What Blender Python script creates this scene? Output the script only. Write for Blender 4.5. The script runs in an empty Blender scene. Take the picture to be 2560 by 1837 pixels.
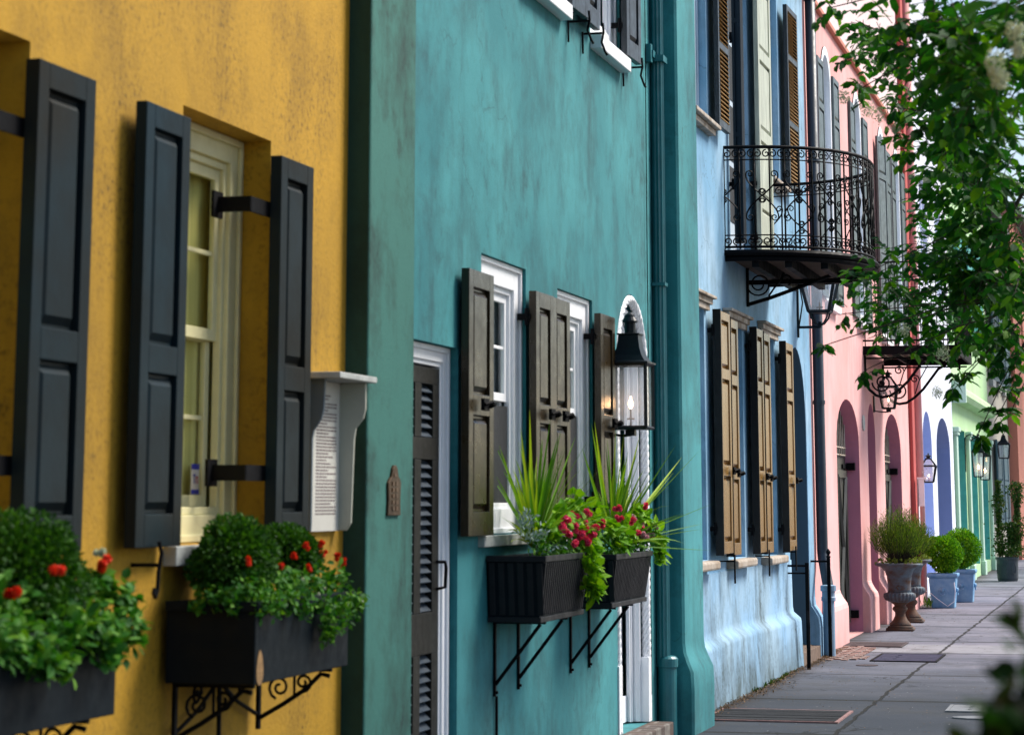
import bpy, bmesh, math, random
from math import sin, cos, pi, radians, atan2, sqrt
from mathutils import Vector, Matrix
from mathutils.geometry import tessellate_polygon
random.seed(7)
scene = bpy.context.scene
COL = scene.collection

# ------------------------------------------------------------------ camera
cam_d = bpy.data.cameras.new('camera')
cam = bpy.data.objects.new('camera', cam_d)
COL.objects.link(cam)
cam.location = (3.32, 0, 1.6)
cam.rotation_euler = (radians(90 + 10.5366), 0, radians(14.3651))
cam_d.sensor_width = 36
cam_d.lens = 84.375
cam_d.shift_y = -0.3072
cam_d.clip_start = 0.1
cam_d.clip_end = 600
cam_d.dof.use_dof = True
cam_d.dof.focus_distance = 25
cam_d.dof.aperture_fstop = 5.6
scene.camera = cam

# ------------------------------------------------------------------ sky, sun, exposure
SUN_EL, SUN_AZ = radians(48), radians(50)      # azimuth clockwise from +Y: veiled sun high over the street, ahead and to the right
world = bpy.data.worlds.new('World')
scene.world = world
world.use_nodes = True
wn = world.node_tree
sky = wn.nodes.new('ShaderNodeTexSky')
sky.sky_type = 'NISHITA'
sky.sun_disc = False
sky.sun_elevation = SUN_EL
sky.sun_rotation = SUN_AZ
sky.air_density = 1.0
sky.dust_density = 1.5
sky.ozone_density = 0.6
bg = wn.nodes['Background']
bg.inputs['Strength'].default_value = 0.055
wn.links.new(sky.outputs[0], bg.inputs['Color'])
sd = bpy.data.lights.new('sun', 'SUN')
sd.energy = 2.0
sd.angle = radians(22)
sd.color = (1.0, 0.94, 0.85)
sun = bpy.data.objects.new('sun', sd)
COL.objects.link(sun)
dv = Vector((sin(SUN_AZ) * cos(SUN_EL), cos(SUN_AZ) * cos(SUN_EL), sin(SUN_EL)))
sun.rotation_euler = dv.to_track_quat('Z', 'Y').to_euler()
sun.location = (0, 0, 30)
scene.view_settings.view_transform = 'Standard'
scene.view_settings.look = 'None'
scene.view_settings.exposure = 1.62
scene.view_settings.gamma = 1
scene.cycles.use_denoising = True
scene.cycles.max_bounces = 7
scene.cycles.transparent_max_bounces = 12

# ------------------------------------------------------------------ materials
def new_mat(name):
    m = bpy.data.materials.new(name)
    m.use_nodes = True
    nt = m.node_tree
    return m, nt, nt.nodes['Principled BSDF']

def N(nt, t, **kw):
    n = nt.nodes.new(t)
    for k, v in kw.items():
        setattr(n, k, v)
    return n

def noise(nt, scale, detail=4, rough=0.55, mscale=None, loc=(0, 0, 0)):
    tc = N(nt, 'ShaderNodeTexCoord')
    mp = N(nt, 'ShaderNodeMapping')
    nt.links.new(tc.outputs['Object'], mp.inputs[0])
    mp.inputs['Location'].default_value = loc
    if mscale:
        mp.inputs['Scale'].default_value = mscale
    n = N(nt, 'ShaderNodeTexNoise')
    n.inputs['Scale'].default_value = scale
    n.inputs['Detail'].default_value = detail
    n.inputs['Roughness'].default_value = rough
    nt.links.new(mp.outputs[0], n.inputs['Vector'])
    return n.outputs['Fac']

def ramp(nt, src, stops):
    r = N(nt, 'ShaderNodeValToRGB')
    el = r.color_ramp.elements
    while len(el) < len(stops):
        el.new(0.5)
    for e, (p, c) in zip(el, stops):
        e.position = p
        e.color = (*c, 1) if len(c) == 3 else c
    nt.links.new(src, r.inputs[0])
    return r.outputs[0]

def maprange(nt, src, a, b, c=0.0, d=1.0):
    r = N(nt, 'ShaderNodeMapRange')
    for i, v in zip((1, 2, 3, 4), (a, b, c, d)):
        r.inputs[i].default_value = v
    nt.links.new(src, r.inputs[0])
    return r.outputs[0]

def mix(nt, fac, a, b, mode='MIX'):
    n = N(nt, 'ShaderNodeMix', data_type='RGBA', blend_type=mode)
    for i, s in ((0, fac), (6, a), (7, b)):
        if isinstance(s, (int, float)):
            n.inputs[i].default_value = s
        elif isinstance(s, tuple):
            n.inputs[i].default_value = (*s, 1)
        else:
            nt.links.new(s, n.inputs[i])
    return n.outputs[2]

def mth(nt, op, a, b=0.0):
    n = N(nt, 'ShaderNodeMath', operation=op)
    for i, s in ((0, a), (1, b)):
        if isinstance(s, (int, float)):
            n.inputs[i].default_value = s
        else:
            nt.links.new(s, n.inputs[i])
    return n.outputs[0]

def bump(nt, bs, src, strength, dist):
    b = N(nt, 'ShaderNodeBump')
    b.inputs['Strength'].default_value = strength
    b.inputs['Distance'].default_value = dist
    nt.links.new(src, b.inputs['Height'])
    nt.links.new(b.outputs[0], bs.inputs['Normal'])

def plaster(name, base, stain, streak=0.5, patch=0.5, speck=0.0, bmp=0.4, tint=None, z_grime=0.0, spk_scale=26, bdist=0.006, low=0.35, crack=0.0):
    m, nt, bs = new_mat(name)
    st = maprange(nt, noise(nt, 1.0, 8, 0.68, (6.0, 6.0, 0.55)), 0.51, 0.68)
    gate = maprange(nt, noise(nt, 0.75, 5, 0.6, (1, 1, .8), loc=(4, 2, 7)), 0.44, 0.60)
    st = mth(nt, 'MULTIPLY', mth(nt, 'MULTIPLY', st, gate), streak)
    pt = mth(nt, 'MULTIPLY', maprange(nt, noise(nt, 1.0, 10, 0.74, (1.9, 1.9, 1.25)), 0.46, 0.70), patch)
    f = mth(nt, 'ADD', st, pt)
    if speck:
        sp = maprange(nt, noise(nt, spk_scale, 5, 0.7), 0.50, 0.66)
        sg = maprange(nt, noise(nt, 1.6, 5, 0.65, (1, 1, 0.7), loc=(9, 1, 3)), 0.40, 0.66, 0.10, 1)
        f = mth(nt, 'ADD', f, mth(nt, 'MULTIPLY', mth(nt, 'MULTIPLY', sp, sg), speck))
    if z_grime:
        tc = N(nt, 'ShaderNodeTexCoord')
        sx = N(nt, 'ShaderNodeSeparateXYZ')
        nt.links.new(tc.outputs['Object'], sx.inputs[0])
        zz = maprange(nt, mth(nt, 'ADD', sx.outputs[2], mth(nt, 'MULTIPLY', noise(nt, 5, 5, 0.6), 0.5)), 0.2, 0.62, 1, 0)
        f = mth(nt, 'ADD', f, mth(nt, 'MULTIPLY', zz, z_grime))
    if crack:
        tc2 = N(nt, 'ShaderNodeTexCoord')
        wv = N(nt, 'ShaderNodeTexNoise'); wv.inputs['Scale'].default_value = 2.2; wv.inputs['Detail'].default_value = 6
        nt.links.new(tc2.outputs['Object'], wv.inputs['Vector'])
        va = N(nt, 'ShaderNodeVectorMath', operation='MULTIPLY_ADD')
        nt.links.new(wv.outputs['Color'], va.inputs[0]); va.inputs[1].default_value = (.9, .9, .9); nt.links.new(tc2.outputs['Object'], va.inputs[2])
        vo = N(nt, 'ShaderNodeTexVoronoi', feature='DISTANCE_TO_EDGE'); vo.inputs['Scale'].default_value = 0.7
        nt.links.new(va.outputs[0], vo.inputs['Vector'])
        ck = mth(nt, 'MULTIPLY', maprange(nt, vo.outputs['Distance'], 0.001, 0.006, 1, 0), maprange(nt, noise(nt, 0.8, 2, loc=(7, 7, 7)), 0.50, 0.56))
        f = mth(nt, 'ADD', f, mth(nt, 'MULTIPLY', ck, crack))
    f = mth(nt, 'MINIMUM', f, 0.92)
    b = base
    if tint:
        b = mix(nt, maprange(nt, noise(nt, 0.7, 4, 0.6, loc=(3, 8, 1)), 0.38, 0.62), base, tint)
    nt.links.new(mix(nt, f, b, stain), bs.inputs['Base Color'])
    bs.inputs['Roughness'].default_value = 0.85
    h = mth(nt, 'ADD', mth(nt, 'MULTIPLY', noise(nt, 5, 4, 0.6), low), mth(nt, 'MULTIPLY', noise(nt, 55, 5, 0.7), 0.5))
    bump(nt, bs, h, bmp, bdist)
    return m

def paint(name, col, rough=0.45, var=0.25, bmp=0.15, metal=0.0, col2=None, nscale=6, ms=None, spec=0.5):
    m, nt, bs = new_mat(name)
    c2 = col2 if col2 else tuple(c * (1 - var) for c in col)
    nt.links.new(mix(nt, maprange(nt, noise(nt, nscale, 6, 0.65, ms), 0.35, 0.7), col, c2), bs.inputs['Base Color'])
    nt.links.new(maprange(nt, noise(nt, nscale * 2, 4, 0.6, ms), 0.3, 0.7, rough * 0.8, min(1, rough * 1.25)), bs.inputs['Roughness'])
    bs.inputs['Metallic'].default_value = metal
    bs.inputs['Specular IOR Level'].default_value = spec
    bump(nt, bs, noise(nt, 45, 5, 0.6, ms), bmp, 0.003)
    return m

def foliage(name, stops, trans=0.3, rough=0.45):
    m, nt, bs = new_mat(name)
    g = N(nt, 'ShaderNodeNewGeometry')
    c = ramp(nt, g.outputs['Random Per Island'], stops)
    nt.links.new(c, bs.inputs['Base Color'])
    bs.inputs['Roughness'].default_value = 0.6
    bs.inputs['Specular IOR Level'].default_value = 0.25
    tr = N(nt, 'ShaderNodeBsdfTranslucent')
    nt.links.new(mix(nt, 1.0, c, (1.0, 1.0, 0.35), 'MULTIPLY'), tr.inputs[0])
    mx = N(nt, 'ShaderNodeMixShader')
    mx.inputs[0].default_value = trans
    nt.links.new(bs.outputs[0], mx.inputs[1])
    nt.links.new(tr.outputs[0], mx.inputs[2])
    nt.links.new(mx.outputs[0], nt.nodes['Material Output'].inputs[0])
    return m

def glass(name, tint=(0.85, 0.9, 0.9), amount=0.35, pale_sheen=0.0):
    m, nt, bs = new_mat(name)
    nt.nodes.remove(bs)
    gl = N(nt, 'ShaderNodeBsdfGlossy')
    gl.inputs['Roughness'].default_value = 0.04
    tr = N(nt, 'ShaderNodeBsdfTransparent')
    tr.inputs[0].default_value = (*tint, 1)
    fr = N(nt, 'ShaderNodeFresnel')
    fr.inputs[0].default_value = 1.5
    mx = N(nt, 'ShaderNodeMixShader')
    geo = N(nt, 'ShaderNodeNewGeometry')
    nt.links.new(mth(nt, 'MULTIPLY', mth(nt, 'MINIMUM', mth(nt, 'MULTIPLY', fr.outputs[0], 1 + amount * 2), 1.0), mth(nt, 'SUBTRACT', 1.0, geo.outputs['Backfacing'])), mx.inputs[0])
    src = tr.outputs[0]
    if pale_sheen:  # pale diffuse layer stands in for reflections on clear glass
        df = N(nt, 'ShaderNodeBsdfTranslucent'); df.inputs[0].default_value = (.85, .9, 1, 1)
        dd_ = N(nt, 'ShaderNodeBsdfDiffuse'); dd_.inputs[0].default_value = (.85, .9, 1, 1)
        m2 = N(nt, 'ShaderNodeMixShader'); m2.inputs[0].default_value = .5; nt.links.new(df.outputs[0], m2.inputs[1]); nt.links.new(dd_.outputs[0], m2.inputs[2])
        m3 = N(nt, 'ShaderNodeMixShader'); m3.inputs[0].default_value = pale_sheen; nt.links.new(tr.outputs[0], m3.inputs[1]); nt.links.new(m2.outputs[0], m3.inputs[2]); src = m3.outputs[0]
    nt.links.new(src, mx.inputs[1])
    nt.links.new(gl.outputs[0], mx.inputs[2])
    nt.links.new(mx.outputs[0], nt.nodes['Material Output'].inputs[0])
    return m

def emit(name, col, s):
    m, nt, bs = new_mat(name)
    bs.inputs['Base Color'].default_value = (*col, 1)
    bs.inputs['Emission Color'].default_value = (*col, 1)
    bs.inputs['Emission Strength'].default_value = s
    return m

M = {}
M['yellow'] = plaster('yellow_stucco', (0.49, 0.265, 0.008), (0.085, 0.042, 0.001), 0.12, 0.50, 0.80, 0.85, tint=(0.41, 0.225, 0.010), spk_scale=40, bdist=0.010)
M['teal'] = plaster('teal_stucco', (0.014, 0.175, 0.200), (0.002, 0.040, 0.048), 0.25, 0.62, 0.42, 0.6, tint=(0.045, 0.275, 0.30), z_grime=0.15, crack=0.3, spk_scale=7)
M['pier_shade'] = plaster('shaded_dark_green_stucco', (0.012, 0.055, 0.038), (0.003, 0.018, 0.010), 0.5, 0.8, 0.2, 0.4)  # shade of the pier's side face, put into the colour
M['teal_stain'] = plaster('stained_teal_stucco', (0.028, 0.150, 0.125), (0.001, 0.018, 0.014), 0.45, 0.85, 0.5, 0.6, z_grime=0.2, spk_scale=8)
M['blue'] = plaster('blue_stucco', (0.17, 0.37, 0.56), (0.07, 0.14, 0.19), 0.45, 0.5, 0.3, 0.45, tint=(0.32, 0.50, 0.66), crack=0.5, spk_scale=9)
M['blue_worn'] = plaster('weathered_blue_stucco', (0.23, 0.42, 0.63), (0.045, 0.075, 0.08), 0.6, 0.75, 0.45, 0.3, tint=(0.30, 0.45, 0.58), z_grime=0.6, low=0.05, crack=0.4)
M['blue_reveal_shade'] = plaster('shaded_slate_blue_stucco', (0.075, 0.15, 0.22), (0.04, 0.08, 0.11), 0.3, 0.3, 0, 0.3)  # wall blue darkened to paint the shade inside the archway
M['pink'] = plaster('pink_stucco', (0.80, 0.38, 0.36), (0.50, 0.20, 0.18), 0.5, 0.3, 0.1, 0.35, tint=(0.84, 0.47, 0.46), z_grime=0.2)
M['pink_shade'] = plaster('shaded_mauve_stucco', (0.62, 0.24, 0.34), (0.4, 0.14, 0.2), 0.3, 0.3, 0, 0.3)  # wall pink darkened to paint the shade of the arch reveals
M['pink_pale'] = plaster('pale_pink_stucco', (0.80, 0.62, 0.62), (0.6, 0.42, 0.42), 0.3, 0.2, 0, 0.2)
M['red'] = plaster('red_shade_stucco', (0.50, 0.085, 0.075), (0.25, 0.04, 0.04), 0.4, 0.3, 0.1, 0.2)
M['lavender'] = plaster('lavender_stucco', (0.78, 0.82, 0.93), (0.55, 0.58, 0.68), 0.5, 0.3, 0.05, 0.25, z_grime=0.2)
M['periwinkle'] = plaster('periwinkle_stucco', (0.34, 0.44, 0.86), (0.2, 0.28, 0.6), 0.3, 0.2, 0, 0.2)
M['lime'] = plaster('lime_green_stucco', (0.46, 0.70, 0.36), (0.28, 0.48, 0.22), 0.45, 0.3, 0.1, 0.2, tint=(0.50, 0.72, 0.42), z_grime=0.2)
M['mint'] = plaster('mint_stucco', (0.48, 0.66, 0.56), (0.3, 0.48, 0.4), 0.3, 0.2, 0, 0.2)
M['turquoise'] = paint('turquoise_paint', (0.13, 0.50, 0.48), 0.5)
M['grey_stucco'] = plaster('grey_stucco', (0.36, 0.34, 0.29), (0.22, 0.2, 0.17), 0.4, 0.3, 0, 0.2)
M['salmon'] = plaster('salmon_stucco', (0.62, 0.24, 0.17), (0.4, 0.14, 0.1), 0.3, 0.3, 0.1, 0.3)
M['cream'] = paint('cream_paint', (0.74, 0.68, 0.38), 0.5, 0.15)
M['white'] = paint('white_paint', (0.90, 0.91, 0.95), 0.45, 0.06)
M['offwhite'] = paint('weathered_white_paint', (0.52, 0.54, 0.52), 0.6, 0.45, 0.3, nscale=9)
M['bluewhite'] = paint('pale_blue_paint', (0.62, 0.74, 0.86), 0.5, 0.4, 0.2, ms=(3, 3, .4))
M['sh_yellow'] = paint('blue_grey_shutter_paint', (0.0035, 0.017, 0.026), 0.55, 0.3, 0.3, spec=0.14, col2=(0.014, 0.013, 0.009), nscale=1.0)
M['sh_teal'] = paint('brown_black_shutter_paint', (0.026, 0.015, 0.002), 0.30, 0.5, 0.25, spec=0.45)
M['sh_teal2'] = paint('blue_black_shutter_paint', (0.004, 0.012, 0.022), 0.4, 0.3)
M['sh_blue'] = paint('bronze_brown_shutter_paint', (0.25, 0.125, 0.022), 0.26, 0.35, 0.2, nscale=2.5, ms=(3, 3, .8), spec=0.9)
M['sh_blue_edge_shade'] = paint('black_shutter_edge_shade', (0.006, 0.006, 0.007), 0.5, spec=0.3)  # shade on the near shutter edges, painted as black
M['ochre'] = paint('ochre_louver_paint', (0.46, 0.25, 0.05), 0.5, 0.3)
M['sh_pale'] = paint('weathered_grey_green_paint', (0.58, 0.62, 0.50), 0.5, 0.5, 0.3, ms=(6, 6, .5))
M['sh_pink'] = paint('grey_blue_shutter_paint', (0.085, 0.12, 0.13), 0.4, 0.4)
M['sh_grey'] = paint('slate_shutter_paint', (0.06, 0.13, 0.17), 0.5)
M['door_grey'] = paint('grey_green_door_paint', (0.055, 0.055, 0.042), 0.4)
M['louver'] = paint('blue_grey_louver_paint', (0.035, 0.055, 0.080), 0.4)
M['door_brown'] = paint('dark_brown_door_paint', (0.017, 0.016, 0.013), 0.5, spec=0.2)
M['iron'] = paint('black_iron', (0.003, 0.003, 0.0045), 0.6, 0.3, 0.2, spec=0.12)
M['lamp_black'] = paint('black_lantern_metal', (0.006, 0.012, 0.018), 0.4, 0.3, 0.1, spec=0.25)
M['copper'] = paint('aged_copper', (0.16, 0.07, 0.025), 0.4, 0.5, 0.2, metal=0.7, col2=(0.05, 0.05, 0.05))
M['bronze'] = paint('bronze', (0.085, 0.045, 0.018), 0.5, 0.5, 0.4, metal=0.5)
M['box_blk'] = paint('blue_black_box_paint', (0.004, 0.009, 0.014), 0.55, 0.3, 0.15, spec=0.12)
M['box_char'] = paint('charcoal_box_paint', (0.014, 0.014, 0.018), 0.5, 0.3, 0.2, spec=0.25)
M['raw_wood'] = paint('bare_wood', (0.34, 0.19, 0.07), 0.7, 0.4, ms=(2, 2, 8))
M['soil'] = paint('soil', (0.03, 0.02, 0.013), 0.95, 0.4, 0.8)
M['spout_teal'] = paint('teal_pipe_paint', (0.018, 0.17, 0.20), 0.4, 0.3)
M['spout_dark'] = paint('dark_pipe_paint', (0.02, 0.035, 0.055), 0.45, 0.3)
M['spout_blue'] = paint('light_blue_pipe_paint', (0.24, 0.38, 0.52), 0.5, 0.2)
M['plank'] = paint('ceiling_boards', (0.10, 0.055, 0.03), 0.8, 0.5, 0.3, ms=(.5, 6, 1))
M['rust'] = paint('rusty_blue_grey_iron', (0.11, 0.17, 0.22), 0.8, 0.3, 0.6, col2=(0.11, 0.045, 0.018), nscale=6, ms=(1, 1, 1.6))
M['rust2'] = paint('rusty_iron_foot', (0.13, 0.045, 0.016), 0.9, 0.5, 0.6, col2=(0.07, 0.065, 0.06), nscale=9)
M['pot_blue'] = paint('chalky_blue_glaze', (0.10, 0.28, 0.52), 0.6, 0.4, 0.3, col2=(0.24, 0.44, 0.62), nscale=7)
M['pot_dark'] = paint('dark_slate_plastic', (0.035, 0.05, 0.065), 0.55, 0.2)
M['stone_step'] = paint('brown_stone', (0.19, 0.125, 0.09), 0.85, 0.5, 0.8, nscale=10)
M['limestone'] = paint('stained_stone', (0.50, 0.44, 0.38), 0.8, 0.5, 0.7, col2=(0.2, 0.13, 0.07), nscale=5)
M['curtain_y'] = paint('cream_curtain', (0.80, 0.72, 0.25), 0.9, 0.3, 0.4, ms=(1, 14, .1))
M['curtain_w'] = paint('white_curtain', (0.5, 0.56, 0.62), 0.9, 0.35, 0.4, ms=(1, 14, .1))
M['dark'] = paint('dark_interior', (0.012, 0.014, 0.018), 0.6)
M['paper'] = paint('printed_paper', (0.62, 0.60, 0.54), 0.7, 0.08)
M['ink'] = paint('grey_ink', (0.20, 0.15, 0.15), 0.8)
M['sticker_blue'] = paint('blue_print', (0.02, 0.03, 0.35), 0.5)
M['sticker_red'] = paint('red_print', (0.5, 0.03, 0.04), 0.5)
M['holder'] = paint('grey_cream_holder_paint', (0.42, 0.43, 0.36), 0.45, 0.1)
M['holder_side'] = paint('slate_holder_paint', (0.11, 0.15, 0.18), 0.45, 0.1)
M['glass'] = glass('window_glass', (0.95, 0.97, 0.95), 0.0)
M['lglass'] = glass('lantern_glass', (0.95, 0.96, 0.97), 0.2, 0.20)
M['flame'] = emit('gas_flame', (1.0, 0.55, 0.25), 14)
M['bark'] = paint('bark', (0.06, 0.045, 0.035), 0.9, 0.4, 0.7)
M['twig'] = paint('twig_bark', (0.035, 0.028, 0.018), 0.8)
M['roofing'] = paint('slate_roofing', (0.10, 0.10, 0.11), 0.8)
M['box_leaf'] = foliage('boxwood_leaves', [(0, (0.010, 0.05, 0.004)), (0.5, (0.024, 0.10, 0.006)), (1, (0.06, 0.18, 0.012))])
M['pot_leaf'] = foliage('bright_boxwood_leaves', [(0, (0.03, 0.14, 0.004)), (0.5, (0.09, 0.30, 0.006)), (1, (0.22, 0.48, 0.012))])
M['trail_leaf'] = foliage('trailing_leaves', [(0, (0.018, 0.10, 0.010)), (0.5, (0.04, 0.19, 0.014)), (1, (0.14, 0.32, 0.02))])
M['lime_leaf'] = foliage('lime_leaves', [(0, (0.09, 0.28, 0.006)), (0.5, (0.17, 0.42, 0.008)), (1, (0.34, 0.58, 0.02))])
M['spike_leaf'] = foliage('spike_leaves', [(0, (0.05, 0.17, 0.010)), (0.5, (0.14, 0.33, 0.014)), (1, (0.38, 0.50, 0.03))])
M['silver_leaf'] = foliage('silver_leaves', [(0, (0.20, 0.30, 0.29)), (1, (0.40, 0.50, 0.47))], 0.1)
M['rosemary'] = foliage('rosemary_needles', [(0, (0.035, 0.09, 0.008)), (0.5, (0.09, 0.18, 0.015)), (1, (0.22, 0.32, 0.03))])
M['succulent'] = foliage('succulent_leaves', [(0, (0.12, 0.2, 0.02)), (1, (0.34, 0.4, 0.08))])
M['tree_leaf'] = foliage('crepe_myrtle_leaves', [(0, (0.006, 0.060, 0.012)), (0.45, (0.016, 0.12, 0.012)), (0.8, (0.045, 0.20, 0.010)), (1, (0.15, 0.36, 0.012))], 0.45, 0.4)
M['ficus_leaf'] = foliage('climber_leaves', [(0, (0.015, 0.05, 0.008)), (0.6, (0.04, 0.10, 0.012)), (1, (0.12, 0.13, 0.03))])
M['hedge_leaf'] = foliage('hedge_leaves', [(0, (0.006, 0.03, 0.006)), (0.8, (0.012, 0.05, 0.008)), (1, (0.05, 0.03, 0.04))])
M['far_leaf'] = foliage('far_tree_leaves', [(0, (0.03, 0.12, 0.02)), (0.6, (0.08, 0.2, 0.03)), (1, (0.16, 0.3, 0.05))])
M['dead_leaf'] = foliage('dead_leaves', [(0, (0.05, 0.03, 0.015)), (1, (0.20, 0.11, 0.04))], 0.1, 0.8)
M['red_petal'] = foliage('red_petals', [(0, (0.70, 0.012, 0.004)), (1, (0.9, 0.06, 0.01))], 0.2)
M['pink_petal'] = foliage('magenta_petals', [(0, (0.75, 0.015, 0.08)), (1, (0.9, 0.10, 0.25))], 0.2)
M['pale_petal'] = foliage('pale_pink_petals', [(0, (0.6, 0.25, 0.42)), (1, (0.8, 0.5, 0.6))], 0.2)
M['white_petal'] = foliage('white_petals', [(0, (0.45, 0.52, 0.50)), (1, (0.85, 0.88, 0.86))], 0.3)

# ------------------------------------------------------------------ mesh helpers
ORG = {}
class MB:
    def __init__(s):
        s.v = []; s.f = []
    def add(s, vs, fs):
        k = len(s.v); s.v += [tuple(p) for p in vs]; s.f += [tuple(i + k for i in f) for f in fs]
    def box(s, x0, x1, y0, y1, z0, z1):
        s.add([(x0, y0, z0), (x1, y0, z0), (x1, y1, z0), (x0, y1, z0), (x0, y0, z1), (x1, y0, z1), (x1, y1, z1), (x0, y1, z1)],
              [(0, 3, 2, 1), (4, 5, 6, 7), (0, 1, 5, 4), (1, 2, 6, 5), (2, 3, 7, 6), (3, 0, 4, 7)])
    def hexa(s, a, b):      # two quads -> solid
        s.add(list(a) + list(b), [(0, 3, 2, 1), (4, 5, 6, 7), (0, 1, 5, 4), (1, 2, 6, 5), (2, 3, 7, 6), (3, 0, 4, 7)])
    def prism(s, poly, ext):     # poly: 3d points, ext: vector
        n = len(poly); e = Vector(ext)
        s.add([Vector(p) for p in poly] + [Vector(p) + e for p in poly],
              [tuple(range(n))[::-1], tuple(range(n, 2 * n))] + [(i, (i + 1) % n, (i + 1) % n + n, i + n) for i in range(n)])
    def tube(s, pts, r, n=6, cap=True):
        pts = [Vector(p) for p in pts]
        m = len(pts)
        rs = r if isinstance(r, (list, tuple)) else [r] * m
        k = len(s.v)
        up = None
        for i, p in enumerate(pts):
            t = (pts[min(i + 1, m - 1)] - pts[max(i - 1, 0)])
            if t.length < 1e-9:
                t = Vector((0, 0, 1))
            t.normalize()
            if up is None:
                up = Vector((0, 0, 1)) if abs(t.z) < 0.9 else Vector((1, 0, 0))
            a = t.cross(up)
            if a.length < 1e-6:
                a = t.cross(Vector((1, 0, 0)))
            a.normalize(); b = a.cross(t); up = b
            for j in range(n):
                q = 2 * pi * j / n
                s.v.append(tuple(p + a * (rs[i] * cos(q)) + b * (rs[i] * sin(q))))
        for i in range(m - 1):
            for j in range(n):
                j2 = (j + 1) % n
                s.f.append((k + i * n + j, k + i * n + j2, k + (i + 1) * n + j2, k + (i + 1) * n + j))
        if cap:
            s.f.append(tuple(k + j for j in range(n))[::-1])
            s.f.append(tuple(k + (m - 1) * n + j for j in range(n)))
    def lathe(s, prof, c, n=24, flute=0, fd=0.0, fz=(0, 0)):
        k = len(s.v)
        for r, z in prof:
            for j in range(n):
                q = 2 * pi * j / n
                rr = r
                if flute and fz[0] <= z <= fz[1]:
                    rr = r + fd * (abs(sin(q * flute / 2)) - 0.5)
                s.v.append((c[0] + rr * cos(q), c[1] + rr * sin(q), c[2] + z))
        m = len(prof)
        for i in range(m - 1):
            for j in range(n):
                j2 = (j + 1) % n
                s.f.append((k + i * n + j, k + i * n + j2, k + (i + 1) * n + j2, k + (i + 1) * n + j))
        s.f.append(tuple(k + j for j in range(n))[::-1])
        s.f.append(tuple(k + (m - 1) * n + j for j in range(n)))
    def frustum(s, cx, cy, z0, z1, a0, b0, a1, b1):
        s.hexa([(cx - a0, cy - b0, z0), (cx + a0, cy - b0, z0), (cx + a0, cy + b0, z0), (cx - a0, cy + b0, z0)],
               [(cx - a1, cy - b1, z1), (cx + a1, cy - b1, z1), (cx + a1, cy + b1, z1), (cx - a1, cy + b1, z1)])
    def xf(s, fn):
        s.v = [tuple(fn(*p)) for p in s.v]; return s
    def build(s, name, mat, parent=None, smooth=False, bevel=0, recalc=True, label=None, kind=None, cat=None, group=None):
        me = bpy.data.meshes.new(name)
        o = bpy.data.objects.new(name, me)
        off = Vector((0, 0, 0))
        if parent is not None:
            off = ORG.get(parent.name, Vector((0, 0, 0)))
        me.from_pydata([tuple(Vector(p) - off) for p in s.v], [], s.f)
        if recalc:
            bm = bmesh.new(); bm.from_mesh(me)
            bmesh.ops.recalc_face_normals(bm, faces=bm.faces)
            bm.to_mesh(me); bm.free()
        if smooth:
            me.polygons.foreach_set('use_smooth', [True] * len(me.polygons))
            if smooth == 'angle':
                me.set_sharp_from_angle(angle=radians(38))
        me.materials.append(M[mat])
        COL.objects.link(o)
        if parent is not None:
            o.parent = parent
            ORG[o.name] = off
        if bevel:
            b = o.modifiers.new('bevel', 'BEVEL')
            b.width = bevel; b.segments = 2; b.limit_method = 'ANGLE'; b.angle_limit = radians(50)
        if label: o['label'] = label
        if kind: o['kind'] = kind
        if cat: o['category'] = cat
        if group: o['group'] = group
        return o

def thing(name, loc, label, cat, group=None):
    o = bpy.data.objects.new(name, None)
    o.location = loc
    o.empty_display_size = 0.2
    COL.objects.link(o)
    ORG[o.name] = Vector(loc)
    o['label'] = label; o['category'] = cat
    if group: o['group'] = group
    return o

def copy_tree(o, parent=None):
    c = o.copy()
    COL.objects.link(c)
    if parent is not None:
        c.parent = parent
    for ch in list(o.children):
        copy_tree(ch, c)
    return c

def rect(y0, y1, z0, z1):
    return [(y0, z0), (y1, z0), (y1, z1), (y0, z1)]

def arch(y0, y1, z0, zs, zt, n=14):
    c = (y0 + y1) / 2; h = (y1 - y0) / 2
    p = [(y0, z0), (y1, z0)]
    for i in range(n + 1):
        a = pi * i / n
        p.append((c + h * cos(a), zs + (zt - zs) * sin(a)))
    return p

def facade(parent, x, y0, y1, z0, z1, holes, mat, depth=0.16, name='wall', back=8.0, edge=None):
    m = MB()
    outer = [Vector((y0, z0, 0)), Vector((y1, z0, 0)), Vector((y1, z1, 0)), Vector((y0, z1, 0))]
    if edge:
        outer = [Vector((a, b, 0)) for a, b in edge]
    loops = [outer] + [[Vector((a, b, 0)) for a, b in h] for h in holes]
    tri = tessellate_polygon(loops)
    flat = [p for l in loops for p in l]
    m.add([(x, p.x, p.y) for p in flat], tri)
    for h in holes:
        n = len(h)
        dd = depth
        m.add([(x, a, b) for a, b in h] + [(x - dd, a, b) for a, b in h],
              [(i, (i + 1) % n, (i + 1) % n + n, i + n) for i in range(n)])
    n = len(outer)
    m.add([(x, p.x, p.y) for p in outer] + [(x - back, p.x, p.y) for p in outer],
          [(i, (i + 1) % n, (i + 1) % n + n, i + n) for i in range(n)] + [tuple(range(n, 2 * n))])
    bm = None
    return m.build(name, mat, parent, recalc=False)

def ring(m, y0, y1, z0, z1, w, xa, xb, bottom=True):
    m.box(xa, xb, y0, y0 + w, z0, z1)
    m.box(xa, xb, y1 - w, y1, z0, z1)
    m.box(xa, xb, y0 + w, y1 - w, z1 - w, z1)
    if bottom:
        m.box(xa, xb, y0 + w, y1 - w, z0, z0 + w)

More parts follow.
